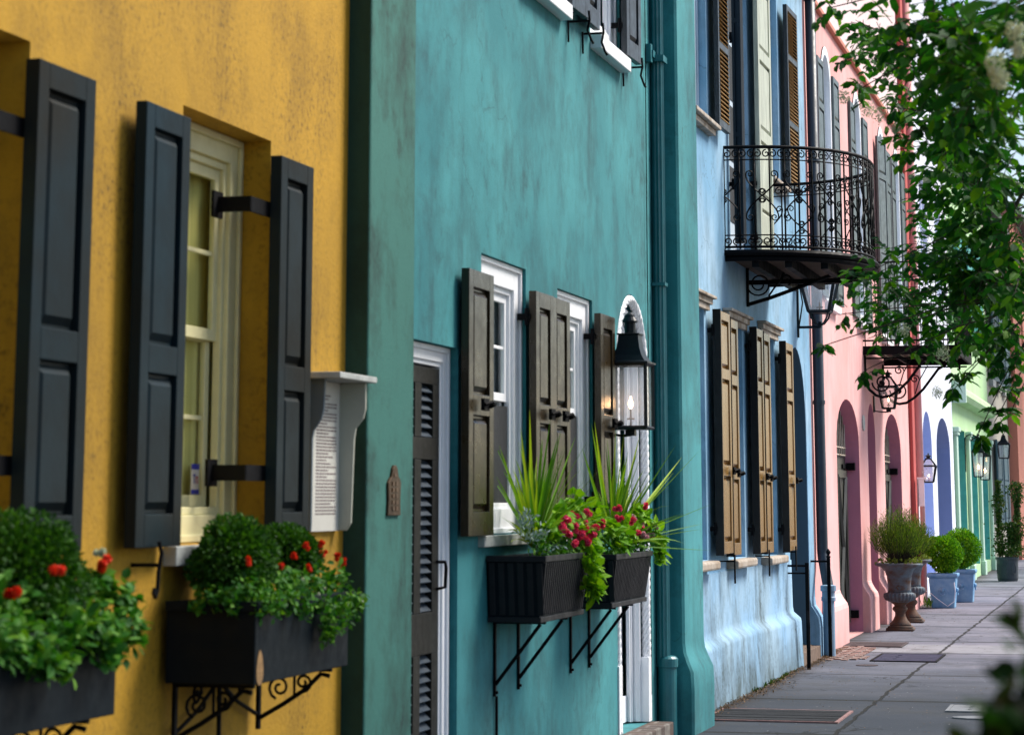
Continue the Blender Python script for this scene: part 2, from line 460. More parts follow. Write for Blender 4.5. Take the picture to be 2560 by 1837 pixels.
def sash_window(parent, x, y0, y1, z0, z1, frame, curtain, cw=0.09, rows=2, cols=2, depth=0.14, label=None):
    """double hung window set `depth` behind wall face x"""
    xb = x - depth
    m = MB()
    ring(m, y0, y1, z0, z1, cw, xb - 0.05, xb, True)
    ring(m, y0 + cw, y1 - cw, z0 + cw, z1 - cw, 0.03, xb - 0.05, xb - 0.018, True)
    ring(m, y0, y1, z0, z1, 0.028, xb, xb + 0.016, True)
    w = m.build('window', frame, parent, bevel=0.004, label=label)
    a, b = y0 + cw + 0.03, y1 - cw - 0.03
    c, d = z0 + cw + 0.03, z1 - cw - 0.03
    mid = (c + d) / 2
    for (s0, s1, xo) in ((mid - 0.02, d, -0.035), (c, mid + 0.02, -0.062)):
        s = MB(); sw = 0.045
        ring(s, a, b, s0, s1, sw, xb + xo - 0.022, xb + xo)
        for k in range(1, cols):
            yy = a + sw + (b - a - 2 * sw) * k / cols
            s.box(xb + xo - 0.018, xb + xo - 0.004, yy - 0.009, yy + 0.009, s0 + sw, s1 - sw)
        for k in range(1, rows):
            zz = s0 + sw + (s1 - s0 - 2 * sw) * k / rows
            for j in range(cols):
                g0 = a + sw + (b - a - 2 * sw) * j / cols + 0.009
                g1 = a + sw + (b - a - 2 * sw) * (j + 1) / cols - 0.009
                s.box(xb + xo - 0.018, xb + xo - 0.004, g0, g1, zz - 0.009, zz + 0.009)
        s.build('sash', frame, w, bevel=0.003)
        g = MB(); g.box(xb + xo - 0.0125, xb + xo - 0.0095, a + sw * .8, b - sw * .8, s0 + sw * .8, s1 - sw * .8)
        g.build('pane', 'glass', w)
    cu = MB()
    n = 26
    vs = []; fs = []
    for i in range(n + 1):
        yy = y0 + (y1 - y0) * i / n
        xx = xb - 0.098 - 0.008 * sin(i * 2.4) - 0.004 * sin(i * 1.1)
        vs += [(xx, yy, z0), (xx, yy, z1)]
        if i: fs.append((2 * i - 2, 2 * i, 2 * i + 1, 2 * i - 1))
    cu.add(vs, fs)
    cu.build('curtain', curtain, w, smooth=True)
    return w

def shutter(parent, hy, d, wdt, z0, z1, x0, ang, mat, panels=(0.44,), louver=False, t=0.042, sw=0.075, straps=None, edge_mat=None, label=None, strap_len=0.0, lmat=None, sl=0.05):
    """leaf hinged at y=hy, reaching in direction d (+1/-1) along the wall, standing at x0, swung ang off the wall"""
    ca, sa = cos(ang), sin(ang)
    def T(u, n, z):
        return (x0 + u * sa + n * ca, hy + d * u * ca - d * n * sa, z)
    m = MB()
    H = z1 - z0
    rails = [0.0] + [p for p in panels] + [1.0]
    m.box(0, sw, 0, t, z0, z1); m.box(wdt - sw, wdt, 0, t, z0, z1)
    zs = []
    rh = sw * 1.1
    edges = []
    for i, r in enumerate(rails):
        zc = z0 + r * H
        if i == 0: a, b = z0, z0 + rh * 1.35
        elif i == len(rails) - 1: a, b = z1 - rh, z1
        else: a, b = zc - rh * 0.6, zc + rh * 0.6
        m.box(sw, wdt - sw, 0, t, a, b); edges.append((a, b))
    for i in range(len(rails) - 1):
        a, b = edges[i][1], edges[i + 1][0]
        u0, u1 = sw, wdt - sw
        if louver:
            if not lmat:
                k = int((b - a) / sl)
                for j in range(k):
                    zc = a + (j + 0.5) * (b - a) / k
                    m.hexa([(u0, 0.004, zc + .018), (u1, 0.004, zc + .018), (u1, 0.009, zc + .024), (u0, 0.009, zc + .024)],
                           [(u0, t - .006, zc - .024), (u1, t - .006, zc - .024), (u1, t - .001, zc - .018), (u0, t - .001, zc - .018)])
        else:
            m.box(u0, u1, t * .2, t * .42, a, b)
            q = 0.014; e = 0.04
            m.add([(u0 + q, t * .42, a + q), (u1 - q, t * .42, a + q), (u1 - q, t * .42, b - q), (u0 + q, t * .42, b - q),
                   (u0 + e, t * .86, a + e), (u1 - e, t * .86, a + e), (u1 - e, t * .86, b - e), (u0 + e, t * .86, b - e)],
                  [(4, 5, 6, 7), (0, 1, 5, 4), (1, 2, 6, 5), (2, 3, 7, 6), (3, 0, 4, 7)])
    o = m.xf(T).build('shutter', mat, parent, bevel=0.003, label=label)
    if louver and lmat:
        for i in range(len(rails) - 1):
            l = MB()
            a, b = edges[i][1], edges[i + 1][0]
            k = int((b - a) / sl)
            for j in range(k):
                zc = a + (j + 0.5) * (b - a) / k
                if j == 0: l.box(sw, wdt - sw, 0.001, 0.003, a, b)
                l.hexa([(sw, 0.004, zc + .018), (wdt - sw, 0.004, zc + .018), (wdt - sw, 0.009, zc + .024), (sw, 0.009, zc + .024)],
                       [(sw, t + .002, zc - .026), (wdt - sw, t + .002, zc - .026), (wdt - sw, t + .007, zc - .020), (sw, t + .007, zc - .020)])
            l.xf(T).build('louvers', lmat, o)
    for zz in (straps or ()):
        s = MB()
        h = 0.03
        if strap_len > 0:
            yend = hy - d * strap_len
            s.box(x0 - 0.012, x0 - 0.003, min(hy + d * .12, yend), max(hy + d * .12, yend), zz - h, zz + h)
            s.box(x0 - 0.14, x0 - 0.003, yend - .006, yend + .006, zz - h, zz + h)
            s.box(x0 - 0.15, x0 - 0.138, yend - .05, yend + .05, zz - h * 1.7, zz + h * 1.7)
        else:
            s.box(x0 - 0.10, x0 + 0.01, hy - .008 * d - .008, hy - .008 * d + .008, zz - h * .6, zz + h * .6)
            s.tube([(x0 - .01, hy - d * .012, zz - h * 1.6), (x0 - .01, hy - d * .012, zz + h * 1.6)], 0.012, 8)
        s.build('strap_hinge', 'iron', o)
    return o

def latch(parent, x, y, z):
    m = MB()
    m.box(x, x + .018, y - .05, y + .05, z - .03, z + .03)
    m.tube([(x + .02, y - .045, z), (x + .05, y - .01, z + .012), (x + .05, y + .03, z), (x + .02, y + .05, z - .01)], .010, 6)
    return m.build('latch', 'iron', parent)

def leaf_card(m, p, d, up, L, W, kind=0):
    """one leaf: base p, direction d, approximate normal up"""
    d = d.normalized()
    s = d.cross(up)
    if s.length < 1e-4: s = d.cross(Vector((1, 0, .3)))
    s.normalize(); n = s.cross(d)
    if kind == 0:     # small: folded diamond
        m.add([p, p + d * L * .5 + s * W * .5 + n * W * .15, p + d * L, p + d * L * .5 - s * W * .5 + n * W * .15], [(0, 1, 2), (0, 2, 3)])
    else:             # oval leaf with fold and droop
        a = p + d * L * .25; b = p + d * L * .62 - n * L * .03; e = p + d * L - n * L * .10
        m.add([p, a + s * W * .42 + n * W * .10, b + s * W * .44 + n * W * .10, e, b - s * W * .44 + n * W * .10, a - s * W * .42 + n * W * .10, a, b],
              [(0, 1, 6), (1, 2, 7, 6), (2, 3, 7), (3, 4, 7), (4, 5, 6, 7), (5, 0, 6)])

def rv():
    while True:
        v = Vector((random.uniform(-1, 1), random.uniform(-1, 1), random.uniform(-1, 1)))
        if 0.05 < v.length < 1: return v.normalized()

def leaf_ball(m, c, r, n, L, W, shell=0.3, flat=(1, 1, 1), lump=0.12, kind=0):
    c = Vector(c)
    ls = [rv() for _ in range(16)]
    for _ in range(n):
        v = rv()
        k = 1 - shell * random.random() ** 1.6
        b = max(v.dot(q) for q in ls)
        k *= 1 - lump + lump * 2 * max(0, b - 0.55) * 1.4
        p = c + Vector((v.x * r * flat[0] * k, v.y * r * flat[1] * k, v.z * r * flat[2] * k))
        d = (v + rv() * 0.8)
        leaf_card(m, p, d, rv(), L * random.uniform(.7, 1.2), W * random.uniform(.7, 1.2), kind)

def blob(m, c, r, n=10):
    """little petal cluster"""
    c = Vector(c)
    for _ in range(n):
        v = rv()
        p = c + v * r * .35
        s = v.cross(rv())
        if s.length < .01: continue
        s.normalize(); t = v.cross(s)
        q = r * .62
        m.add([p + s * q, p + t * q + v * q * .25, p - s * q, p - t * q + v * q * .25], [(0, 1, 2, 3)])
# ------------------------------------------------------------------ ground
def ground_mat():
    m, nt, bs = new_mat('sidewalk_concrete')
    tc = N(nt, 'ShaderNodeTexCoord')
    sx = N(nt, 'ShaderNodeSeparateXYZ')
    nt.links.new(tc.outputs['Object'], sx.inputs[0])
    wob = mth(nt, 'MULTIPLY', mth(nt, 'SUBTRACT', noise(nt, 3.0, 6, 0.65), 0.5), 0.10)
    def line(axis, pos, w):
        d = mth(nt, 'ABSOLUTE', mth(nt, 'ADD', mth(nt, 'SUBTRACT', sx.outputs[axis], pos), wob))
        return maprange(nt, d, w * 0.5, w, 1, 0)
    j = line(0, 1.21, 0.022)
    for y, w in ((17.2, .05), (20.15, .06), (23.1, .04), (26.45, .05), (28.6, .07), (31.9, .06), (35.2, .08), (38.6, .09), (42.0, .1), (46.6, .12), (52, .14)):
        j = mth(nt, 'MAXIMUM', j, line(1, y, w))
    big = noise(nt, 0.8, 8, 0.65, (0.6, 1.3, 1))
    col = ramp(nt, big, [(0.3, (0.090, 0.097, 0.128)), (0.5, (0.17, 0.175, 0.225)), (0.7, (0.27, 0.265, 0.32))])
    slab = N(nt, 'ShaderNodeTexWhiteNoise', noise_dimensions='1D')
    nt.links.new(mth(nt, 'FLOOR', mth(nt, 'MULTIPLY', sx.outputs[1], 0.31)), slab.inputs['W'])
    col = mix(nt, maprange(nt, slab.outputs[0], 0, 1, 0.0, 0.35), col, (0.19, 0.195, 0.22))
    near_shade = maprange(nt, mth(nt, 'ADD', sx.outputs[1], mth(nt, 'MULTIPLY', wob, 3)), 20.0, 27.0, 1, 0)
    col = mix(nt, mth(nt, 'MULTIPLY', near_shade, 0.80), col, (0.014, 0.022, 0.028))  # tree shade over the near sidewalk, darkened into the colour
    new = mth(nt, 'MULTIPLY', maprange(nt, sx.outputs[1], 26.45, 26.6), maprange(nt, sx.outputs[1], 27.9, 28.1, 1, 0))
    col = mix(nt, mth(nt, 'MULTIPLY', new, 0.6), col, (0.30, 0.31, 0.33))
    sp = maprange(nt, noise(nt, 60, 4, 0.7), 0.60, 0.72)
    col = mix(nt, mth(nt, 'MULTIPLY', sp, 0.6), col, (0.05, 0.05, 0.05))
    st = maprange(nt, noise(nt, 1.8, 9, 0.78, (1, .7, 1), loc=(2, 4, 0)), 0.50, 0.68)
    col = mix(nt, mth(nt, 'MULTIPLY', st, 0.6), col, (0.06, 0.06, 0.055))
    sp2 = maprange(nt, noise(nt, 34, 1, 0.5, loc=(5, 5, 5)), 0.76, 0.80)
    col = mix(nt, mth(nt, 'MULTIPLY', sp2, 0.8), col, (0.6, 0.6, 0.58))
    vo = N(nt, 'ShaderNodeTexVoronoi', feature='DISTANCE_TO_EDGE'); vo.inputs['Scale'].default_value = 0.55
    va = N(nt, 'ShaderNodeVectorMath', operation='MULTIPLY_ADD')
    wv = N(nt, 'ShaderNodeTexNoise'); wv.inputs['Scale'].default_value = 2.5; wv.inputs['Detail'].default_value = 7
    nt.links.new(tc.outputs['Object'], wv.inputs['Vector'])
    nt.links.new(wv.outputs['Color'], va.inputs[0]); va.inputs[1].default_value = (1, 1, 1); nt.links.new(tc.outputs['Object'], va.inputs[2])
    nt.links.new(va.outputs[0], vo.inputs['Vector'])
    ck = mth(nt, 'MULTIPLY', maprange(nt, vo.outputs['Distance'], 0.003, 0.010, 1, 0), maprange(nt, noise(nt, 0.5, 2, loc=(1, 9, 0)), 0.48, 0.55))
    j = mth(nt, 'MAXIMUM', j, mth(nt, 'MULTIPLY', ck, 0.8))
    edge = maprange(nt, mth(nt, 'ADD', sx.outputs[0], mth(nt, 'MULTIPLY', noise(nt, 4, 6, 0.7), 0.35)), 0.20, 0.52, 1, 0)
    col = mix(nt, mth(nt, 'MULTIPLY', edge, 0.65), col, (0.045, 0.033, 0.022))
    col = mix(nt, mth(nt, 'MULTIPLY', j, 0.9), col, (0.02, 0.02, 0.018))
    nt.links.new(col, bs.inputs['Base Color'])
    bs.inputs['Roughness'].default_value = 0.95
    bs.inputs['Specular IOR Level'].default_value = 0.12
    h = mth(nt, 'SUBTRACT', mth(nt, 'ADD', noise(nt, 40, 5, 0.7), mth(nt, 'MULTIPLY', big, 2)), mth(nt, 'MULTIPLY', j, 2.5))
    bump(nt, bs, h, 0.5, 0.008)
    return m
M['sidewalk'] = ground_mat()
M['asphalt'] = paint('asphalt', (0.05, 0.05, 0.052), 0.9, 0.3, 0.6, nscale=3)
M['earth'] = paint('bare_earth', (0.10, 0.085, 0.06), 0.95, 0.4, 0.6, nscale=1)
M['kerb'] = paint('granite_kerb', (0.22, 0.22, 0.21), 0.8, 0.3, 0.6)
def brick_mat(name, c1, c2, mortar, scale, bw=0.5, rh=0.25):
    m, nt, bs = new_mat(name)
    tc = N(nt, 'ShaderNodeTexCoord')
    b = N(nt, 'ShaderNodeTexBrick')
    nt.links.new(tc.outputs['Object'], b.inputs['Vector'])
    b.inputs['Color1'].default_value = (*c1, 1); b.inputs['Color2'].default_value = (*c2, 1); b.inputs['Mortar'].default_value = (*mortar, 1)
    b.inputs['Scale'].default_value = scale; b.inputs['Mortar Size'].default_value = 0.03
    b.inputs['Brick Width'].default_value = bw; b.inputs['Row Height'].default_value = rh
    nt.links.new(mix(nt, maprange(nt, noise(nt, 14, 5, .7), .4, .7), b.outputs[0], (0.08, 0.06, 0.05)), bs.inputs['Base Color'])
    bs.inputs['Roughness'].default_value = 0.85
    bump(nt, bs, mth(nt, 'SUBTRACT', noise(nt, 30, 4, .6), b.outputs['Fac']), 0.7, 0.008)
    return m
M['brick'] = brick_mat('brick_paving', (0.27, 0.10, 0.07), (0.16, 0.07, 0.055), (0.38, 0.34, 0.32), 2.4)
M['brick_step'] = brick_mat('dark_brick', (0.09, 0.055, 0.04), (0.06, 0.04, 0.035), (0.2, 0.18, 0.16), 2.6, .5, .4)

m = MB(); m.add([(-60, -60, -.16), (120, -60, -.16), (120, 400, -.16), (-60, 400, -.16)], [(0, 1, 2, 3)])
m.build('ground', 'earth', kind='structure')
m = MB(); m.add([(3.96, -20, -.13), (12, -20, -.13), (12, 140, -.13), (3.96, 140, -.13)], [(0, 1, 2, 3)])
m.build('road', 'asphalt', kind='structure')
m = MB(); m.box(-0.4, 3.8, -6, 110, -.15, 0)
m.build('sidewalk', 'sidewalk', kind='structure')
m = MB(); m.box(3.802, 3.96, -20, 140, -.15, 0.006)
m.build('kerb', 'kerb', kind='structure')
# patch of brick paving sunk in the sidewalk
m = MB()
for i in range(9):
    for j in range(7):
        y = 25.0 + i * .25 + (j % 2) * .12 + random.uniform(-.01, .01); x = 0.03 + j * .078
        if x > .50 - max(0, i - 6) * .05 + random.uniform(-.06, .05): continue
        m.box(x, x + .066, y, y + .215, -.01, .008 + random.uniform(0, .006))
m.build('brick_paving', 'brick', kind='structure')

# ------------------------------------------------------------------ YELLOW HOUSE
yh = thing('yellow_house', (0, 5, 0), 'ochre yellow stucco house with slate blue shutters at the left edge', 'house')
def yel_open(y0): return rect(y0, y0 + .935, 1.44, 3.02)
YW = [8.11 - 4.42, 8.11 - 2.21, 8.11]
facade(yh, 0, -24, 10.03, -0.15, 8.4, [yel_open(y) for y in YW], 'yellow', 0.17)
for i, y in enumerate(YW):
    w = sash_window(yh, 0, y + .002, y + .933, 1.442, 3.018, 'cream', 'curtain_y', 0.10, 2, 2, 0.13)
    s = MB(); s.box(-.12, .05, y - .08, y + 1.0, 1.37, 1.438); s.build('sill', 'offwhite', w, bevel=.004)
    lft = shutter(yh, y - .11, -1, .41, 1.44, 2.95, .035, radians(.5), 'sh_yellow', (0.42,), straps=None)
    if i >= 1:
        rgt = shutter(yh, y + .83, 1, .385 if i == 2 else .42, 1.44, 2.945, .038, radians(.3), 'sh_yellow', (0.42,), straps=(1.70, 2.73), strap_len=.20, t=.048)
        # s-shaped shutter dog
    dg = MB()
    yy = y - .36
    dg.box(0, .10, yy - .006, yy + .006, 1.375, 1.388)
    dg.tube([(.10, yy, 1.46), (.105, yy + .012, 1.42), (.10, yy, 1.36), (.10, yy - .004, 1.30), (.10, yy - .022, 1.275), (.10, yy - .038, 1.29), (.10, yy - .03, 1.305)], .007, 6)
    dg.build('shutter_dog', 'iron', yh)
# sticker on the pane
st = MB(); st.box(-.199, -.197, 8.765, 8.845, 1.620, 1.735)
stk = st.build('sticker', 'paper', yh, label='small blue and white sticker low on the window pane')
a = MB(); a.box(-.1968, -.1958, 8.765, 8.845, 1.714, 1.735); a.box(-.1968, -.1958, 8.765, 8.845, 1.620, 1.638); a.box(-.1968, -.1958, 8.785, 8.807, 1.688, 1.696); a.box(-.1968, -.1958, 8.792, 8.799, 1.660, 1.688); a.build('print', 'sticker_blue', stk)
a = MB(); a.box(-.1968, -.1958, 8.813, 8.818, 1.660, 1.688); a.box(-.1968, -.1958, 8.818, 8.832, 1.680, 1.688); a.box(-.1968, -.1958, 8.830, 8.835, 1.660, 1.680); a.build('print', 'sticker_red', stk)
m = MB(); m.hexa([(-8, -24, 8.4), (.25, -24, 8.4), (.25, 10.03, 8.4), (-8, 10.03, 8.4)], [(-5, -24, 10.4), (-3, -24, 10.4), (-3, 10.03, 10.4), (-5, 10.03, 10.4)])
m.build('roof', 'roofing', yh)

# ------------------------------------------------------------------ TEAL HOUSE
X = .05
th = thing('teal_house', (0, 14, 0), 'blue green stained stucco house with white window frames and a rope moulded arched door', 'house')
TW = [(12.12, 13.08, 1.42, 2.87), (13.85, 14.80, 1.42, 2.83)]
TW2 = [(12.98, 13.95, 4.56, 6.3), (14.80, 15.72, 4.54, 6.3)]
holes = [rect(10.74, 11.68, .02, 2.345)] + [rect(*t) for t in TW + TW2] + [arch(15.50, 16.55, 0.12, 2.42, 2.97)]
facade(th, X, 10.73, 16.98, -0.15, 8.0, holes, 'teal', .16, back=8)
m = MB(); m.box(-8, .105, 10.032, 10.727, -.15, 8.0); pr_ = m.build('pier', 'teal_stain', th, bevel=.012)
m = MB(); m.box(.001, .098, 10.0305, 10.0315, -.15, 8.0); m.build('pier_side_shade', 'pier_shade', pr_, label='side of the pier next to the yellow wall, its shade painted dark green')  # thin dark sheet, paints the shade on the pier's side face
# right pilaster, flared and rounded at the foot
def flared(parent, x0, x1, y0, y1, mat, zf=.42, fl=.085, name='pilaster', top=8.0):
    m = MB()
    prof = [(-.15, fl), (0.0, fl), (zf * .7, fl), (zf, fl * .9), (zf + .07, fl * .5), (zf + .13, fl * .12), (zf + .2, 0), (2.6, 0), (5, 0), (top, 0)]
    n = 6
    vs = []; fs = []
    def sec(z, e):
        r = .018
        j = random.uniform(-.003, .003)
        return [(x0, y0 - e * .8, z), (x1 + e - r + j, y0 - e * .8, z), (x1 + e + j, y0 - e * .8 + r, z), (x1 + e + j, y1 - r, z), (x1 + e - r + j, y1, z), (x0, y1, z)]
    for z, e in prof: vs += sec(z, e)
    for i in range(len(prof) - 1):
        for j in range(n):
            fs.append((i * n + j, i * n + (j + 1) % n, (i + 1) * n + (j + 1) % n, (i + 1) * n + j))
    fs.append(tuple(range(n))); fs.append(tuple((len(prof) - 1) * n + j for j in range(n)))
    m.add(vs, fs)
    return m.build(name, mat, parent, smooth='angle')
flared(th, -3, .22, 16.94, 17.73, 'teal', fl=.075)
# door at left: white architrave and louvred dark door
d = MB()
ring(d, 10.742, 11.665, .02, 2.343, .075, -.05, .0, False)
ring(d, 10.817, 11.590, .02, 2.268, .022, -.06, -.012, False)
ring(d, 10.742, 11.665, .02, 2.343, .028, .0, .014, False)
fr = d.build('door_frame', 'white', th, bevel=.004)
dm = MB()
ya, yb = 10.84, 11.567
zb = [(0.05, .20), (.871, 1.066), (1.79, 1.896), (2.154, 2.235)]
for a_, b_ in zb: dm.box(-.06, -.015, ya, yb, a_, b_)
ym = (ya + yb) / 2
for a_, b_ in ((ya, ya + .11), (ym - .055, ym + .055), (yb - .11, yb)):
    for z_ in ((.20, .871), (1.066, 1.79), (1.896, 2.154)): dm.box(-.06, -.015, a_, b_, z_[0], z_[1])
dd = dm.build('door', 'door_brown', th, bevel=.003)
for z0_, z1_ in ((.20, .871), (1.066, 1.79), (1.896, 2.154)):
    k = int((z1_ - z0_) / .043)
    for a_, b_ in ((ya + .11, ym - .055), (ym + .055, yb - .11)):
        lv = MB()
        for j in range(k):
            zc = z0_ + (j + .5) * (z1_ - z0_) / k
            lv.hexa([(-.058, a_, zc + .016), (-.058, b_, zc + .016), (-.054, b_, zc + .021), (-.054, a_, zc + .021)],
                    [(-.022, a_, zc - .021), (-.022, b_, zc - .021), (-.018, b_, zc - .016), (-.018, a_, zc - .016)])
        lv.build('louvers', 'louver', dd)
bk = MB(); bk.box(-.09, -.065, 10.80, 11.62, 0, 2.28); bk.build('backing', 'dark', dd)
hd = MB(); hd.tube([(-.015, 11.53, 1.30), (.03, 11.53, 1.30), (.035, 11.53, 1.27), (.03, 11.53, 1.18), (-.015, 11.53, 1.17)], .009, 6); hd.build('handle', 'iron', dd)
# windows
for i, (a_, b_, c_, d_) in enumerate(TW + TW2):
    w = sash_window(th, X, a_ + .002, b_ - .002, c_ + .002, d_ - .002, 'white', 'curtain_w', .13, 2, 2, .035)
    if i < 2:
        s = MB(); s.box(-.05, .085, a_ - .05, b_ + .05, c_ - .06, c_ - .003); s.build('sill', 'offwhite', w, bevel=.004)
        s = MB(); s.box(-.022, -.014, a_ + .17, b_ - .17, 1.55, 2.10); s.build('window_screen', 'dark', w)
    else:
        s = MB(); s.box(-.05, .125, a_ + .0, b_ + .02, c_ - .095, c_ - .003); s.build('sill', 'white', w, bevel=.006)
for hy, d_, wd, an in ((12.11, -1, .47, -.5), (13.03, 1, .40, 1), (13.87, -1, .41, -.5), (14.72, 1, .42, .5)):
    o = shutter(th, hy, d_, wd, 1.42, 2.745, X + .03, radians(an), 'sh_teal', (0.49,), sw=.08, straps=(1.60, 2.60) if d_ > 0 else (1.6,))
    latch(o, X + .075 + .02, hy + d_ * wd * .62, 2.07)
for hy, d_, wd, an in ((13.97, 1, .40, 2), (14.76, -1, .37, 0), (15.62, 1, .42, 2)):
    o = shutter(th, hy, d_, wd, 4.55, 6.28, X + .03, radians(an), 'sh_teal2', (0.45,), sw=.08, straps=(4.75,) if d_ > 0 else None)
    yy = hy + d_ * wd * .5
    g_ = MB(); g_.box(X, X + .13, yy - .006, yy + .006, 4.49, 4.503)
    g_.tube([(X + .13, yy, 4.56), (X + .135, yy, 4.50), (X + .12, yy + .01, 4.44), (X + .14, yy + .02, 4.38), (X + .15, yy + .035, 4.36)], .008, 6)
    g_.tube([(X + .01, yy - .05, 4.50), (X + .012, yy - .05, 4.36)], .007, 6)
    g_.build('shutter_dog', 'iron', o)
# rope moulded arch
ac, ah = 16.025, .525
def arcpts(h, zt, zs=2.42, z0=.13, n=60, x=0):
    p = []
    L = int((zs - z0) / .02)
    for i in range(L): p.append((x, ac - h, z0 + (zs - z0) * i / L))
    for i in range(n + 1):
        q = pi - pi * i / n
        p.append((x, ac + h * cos(q), zs + (zt - zs) * sin(q)))
    for i in range(L): p.append((x, ac + h, zs - (zs - z0) * (i + 1) / L))
    return p
rp = MB()
base = arcpts(ah - .038, 2.932, x=X - .015)
for ph in range(4):
    pts = []
    for i, p in enumerate(base):
        p = Vector(p); q_ = base[min(i + 1, len(base) - 1)]; p_ = base[max(i - 1, 0)]
        t = (Vector(q_) - Vector(p_)).normalized(); nn = t.cross(Vector((1, 0, 0)))
        a_ = i * 0.62 + ph * pi / 2
        pts.append(p + (Vector((1, 0, 0)) * cos(a_) + nn * sin(a_)) * .017)
    rp.tube(pts, .017, 5)
rope = rp.build('rope_moulding', 'white', th, smooth=True)
cs = MB()
for hh, zt, xx, rr in ((ah - .10, 2.86, X - .07, .030), (ah - .15, 2.80, X - .11, .022)):
    cs.tube(arcpts(hh, zt, x=xx), rr, 6)
pts_o = arcpts(ah, 2.965, x=X - .10, n=30); pts_i = arcpts(ah - .19, 2.74, x=X - .10, n=30)
k = len(pts_o)
cs.add(pts_o + pts_i, [(i, i + 1, k + i + 1, k + i) for i in range(k - 1)])
cas = cs.build('arch_casing', 'white', th, smooth=False)
dr = MB(); pi_ = arcpts(ah - .14, 2.80, x=X - .16, n=24)
dr.prism(pi_, (-.03, 0, 0))
arch_door = dr.build('arched_door', 'white', th)
pn = MB()
for a_, b_, c_, d_ in ((ac - .30, ac - .04, .40, 1.05), (ac + .04, ac + .30, .40, 1.05), (ac - .30, ac - .04, 1.20, 1.95), (ac + .04, ac + .30, 1.20, 1.95), (ac - .28, ac + .28, 2.08, 2.5)):
    ring(pn, a_, b_, c_, d_, .03, X - .16, X - .148)
    pn.box(X - .16, X - .152, a_ + .06, b_ - .06, c_ + .06, d_ - .06)
pn.build('door_panel', 'bluewhite', arch_door, bevel=.003)
ft = MB(); ft.box(X - .15, X - .125, ac - ah, ac + ah, .13, .30); 
for s_ in (-1, 1): ft.box(X - .12, X + .012, ac + s_ * (ah - .04) - .05, ac + s_ * (ah - .04) + .05, .125, .55)
ft.build('door_plinth', 'white', th, bevel=.004)
sp = MB(); sp.box(-.12, .20, ac - ah - .08, ac + ah + .06, 0.0, .118); sp.build('doorstep', 'brick_step', th, bevel=.008)
# fluted downspout
dp = MB(); dp.lathe([(.042, .5), (.042, 8)], (.10, 16.80, 0), 32)
dp.v = [(.10 + (x - .10) * (1 + .13 * cos(9 * atan2(y - 16.80, x - .10))), 16.80 + (y - 16.80) * (1 + .13 * cos(9 * atan2(y - 16.80, x - .10))), z) for x, y, z in dp.v]
ds = dp.build('downspout', 'spout_teal', th)
bt = MB(); bt.lathe([(.066, 0), (.066, .46), (.076, .465), (.076, .52), (.06, .535), (.045, .54)], (.12, 16.82, 0), 20); bt.build('pipe_boot', 'spout_teal', ds, smooth=False)
br = MB()
for zc in (4.72,):
    br.box(.05, .16, 16.725, 16.875, zc - .02, zc + .025); br.box(.05, .10, 16.66, 16.74, zc + .0, zc + .05); br.box(.05, .09, 16.62, 16.68, zc - .04, zc + .09)
br.build('pipe_bracket', 'spout_teal', ds)
br = MB()
for zc in (3.1,): br.box(.055, .15, 16.745, 16.855, zc - .012, zc + .012)
br.build('pipe_bracket', 'spout_teal', ds)
m = MB(); m.box(-8, .24, 10.0, 17.8, 8.0, 8.15); m.build('roof', 'roofing', th)

# ------------------------------------------------------------------ BLUE HOUSE
bh = thing('blue_house', (0, 21, 0), 'light blue weathered stucco house with iron balcony and bronze brown shutters', 'house')
BW = [(18.33, 19.2, 1.13, 3.12), (20.28, 21.15, 1.11, 3.09), (22.22, 23.10, 1.09, 3.12)]
BW2 = [(18.55, 19.50, 4.66, 7.0), (22.85, 23.75, 4.66, 7.0)]
BD2 = (20.62, 21.72, 3.72, 7.0)
holes = [rect(*t) for t in BW + BW2] + [rect(*BD2)]
# archway as notch from below is cut as a hole that stops just above the step
holes.append(arch(23.95, 25.34, .13, 2.35, 3.13))
facade(bh, 0, 17.6, 25.78, -.15, 7.15, holes, 'blue', .17)
# weathered lower wall skin, thickening downward into a wavy plinth
pm = MB()
ny = 46
prof = [(1.02, .012), (.9, .014), (.58, .018), (.53, .026), (.495, .062), (.47, .088), (.44, .094), (.25, .100), (.1, .106), (-.1, .11)]
vs = []; fs = []
for i in range(ny + 1):
    y = 17.9 + (23.93 - 17.9) * i / ny
    wv = .012 * sin(y * 1.3)
    for z, e in prof:
        zz = z + (wv if .4 < z < .7 else 0)
        vs.append((e, y + e * .6 * (i == ny), zz))
q = len(prof)
for i in range(ny):
    for j in range(q - 1): fs.append((i * q + j, i * q + q + j, i * q + q + j + 1, i * q + j + 1))
e0 = len(vs)
for z, e in prof: vs.append((-.18, 23.955, z))
for j in range(q - 1): fs.append((ny * q + j, e0 + j, e0 + j + 1, ny * q + j + 1))
vs.append((-.01, 17.9, 1.02)); vs.append((-.01, 23.93, 1.02)); fs.append((0, ny * q, len(vs) - 1, len(vs) - 2))
pm.add(vs, fs)
pl = pm.build('plinth', 'blue_worn', bh, smooth=True, label='stained and streaked lower wall with a swollen wavy plinth')
# right sliver of wall beyond the archway with flared foot
pm = MB()
prof2 = [(0, -.15), (.095, -.15), (.095, .30), (.085, .40), (.05, .47), (.015, .52), (.004, .6), (.002, 3.0), (0, 3.0)]
pm.prism([(x, 25.345, z) for x, z in prof2], (0, .41, 0))
pm.build('plinth_end', 'blue', bh)
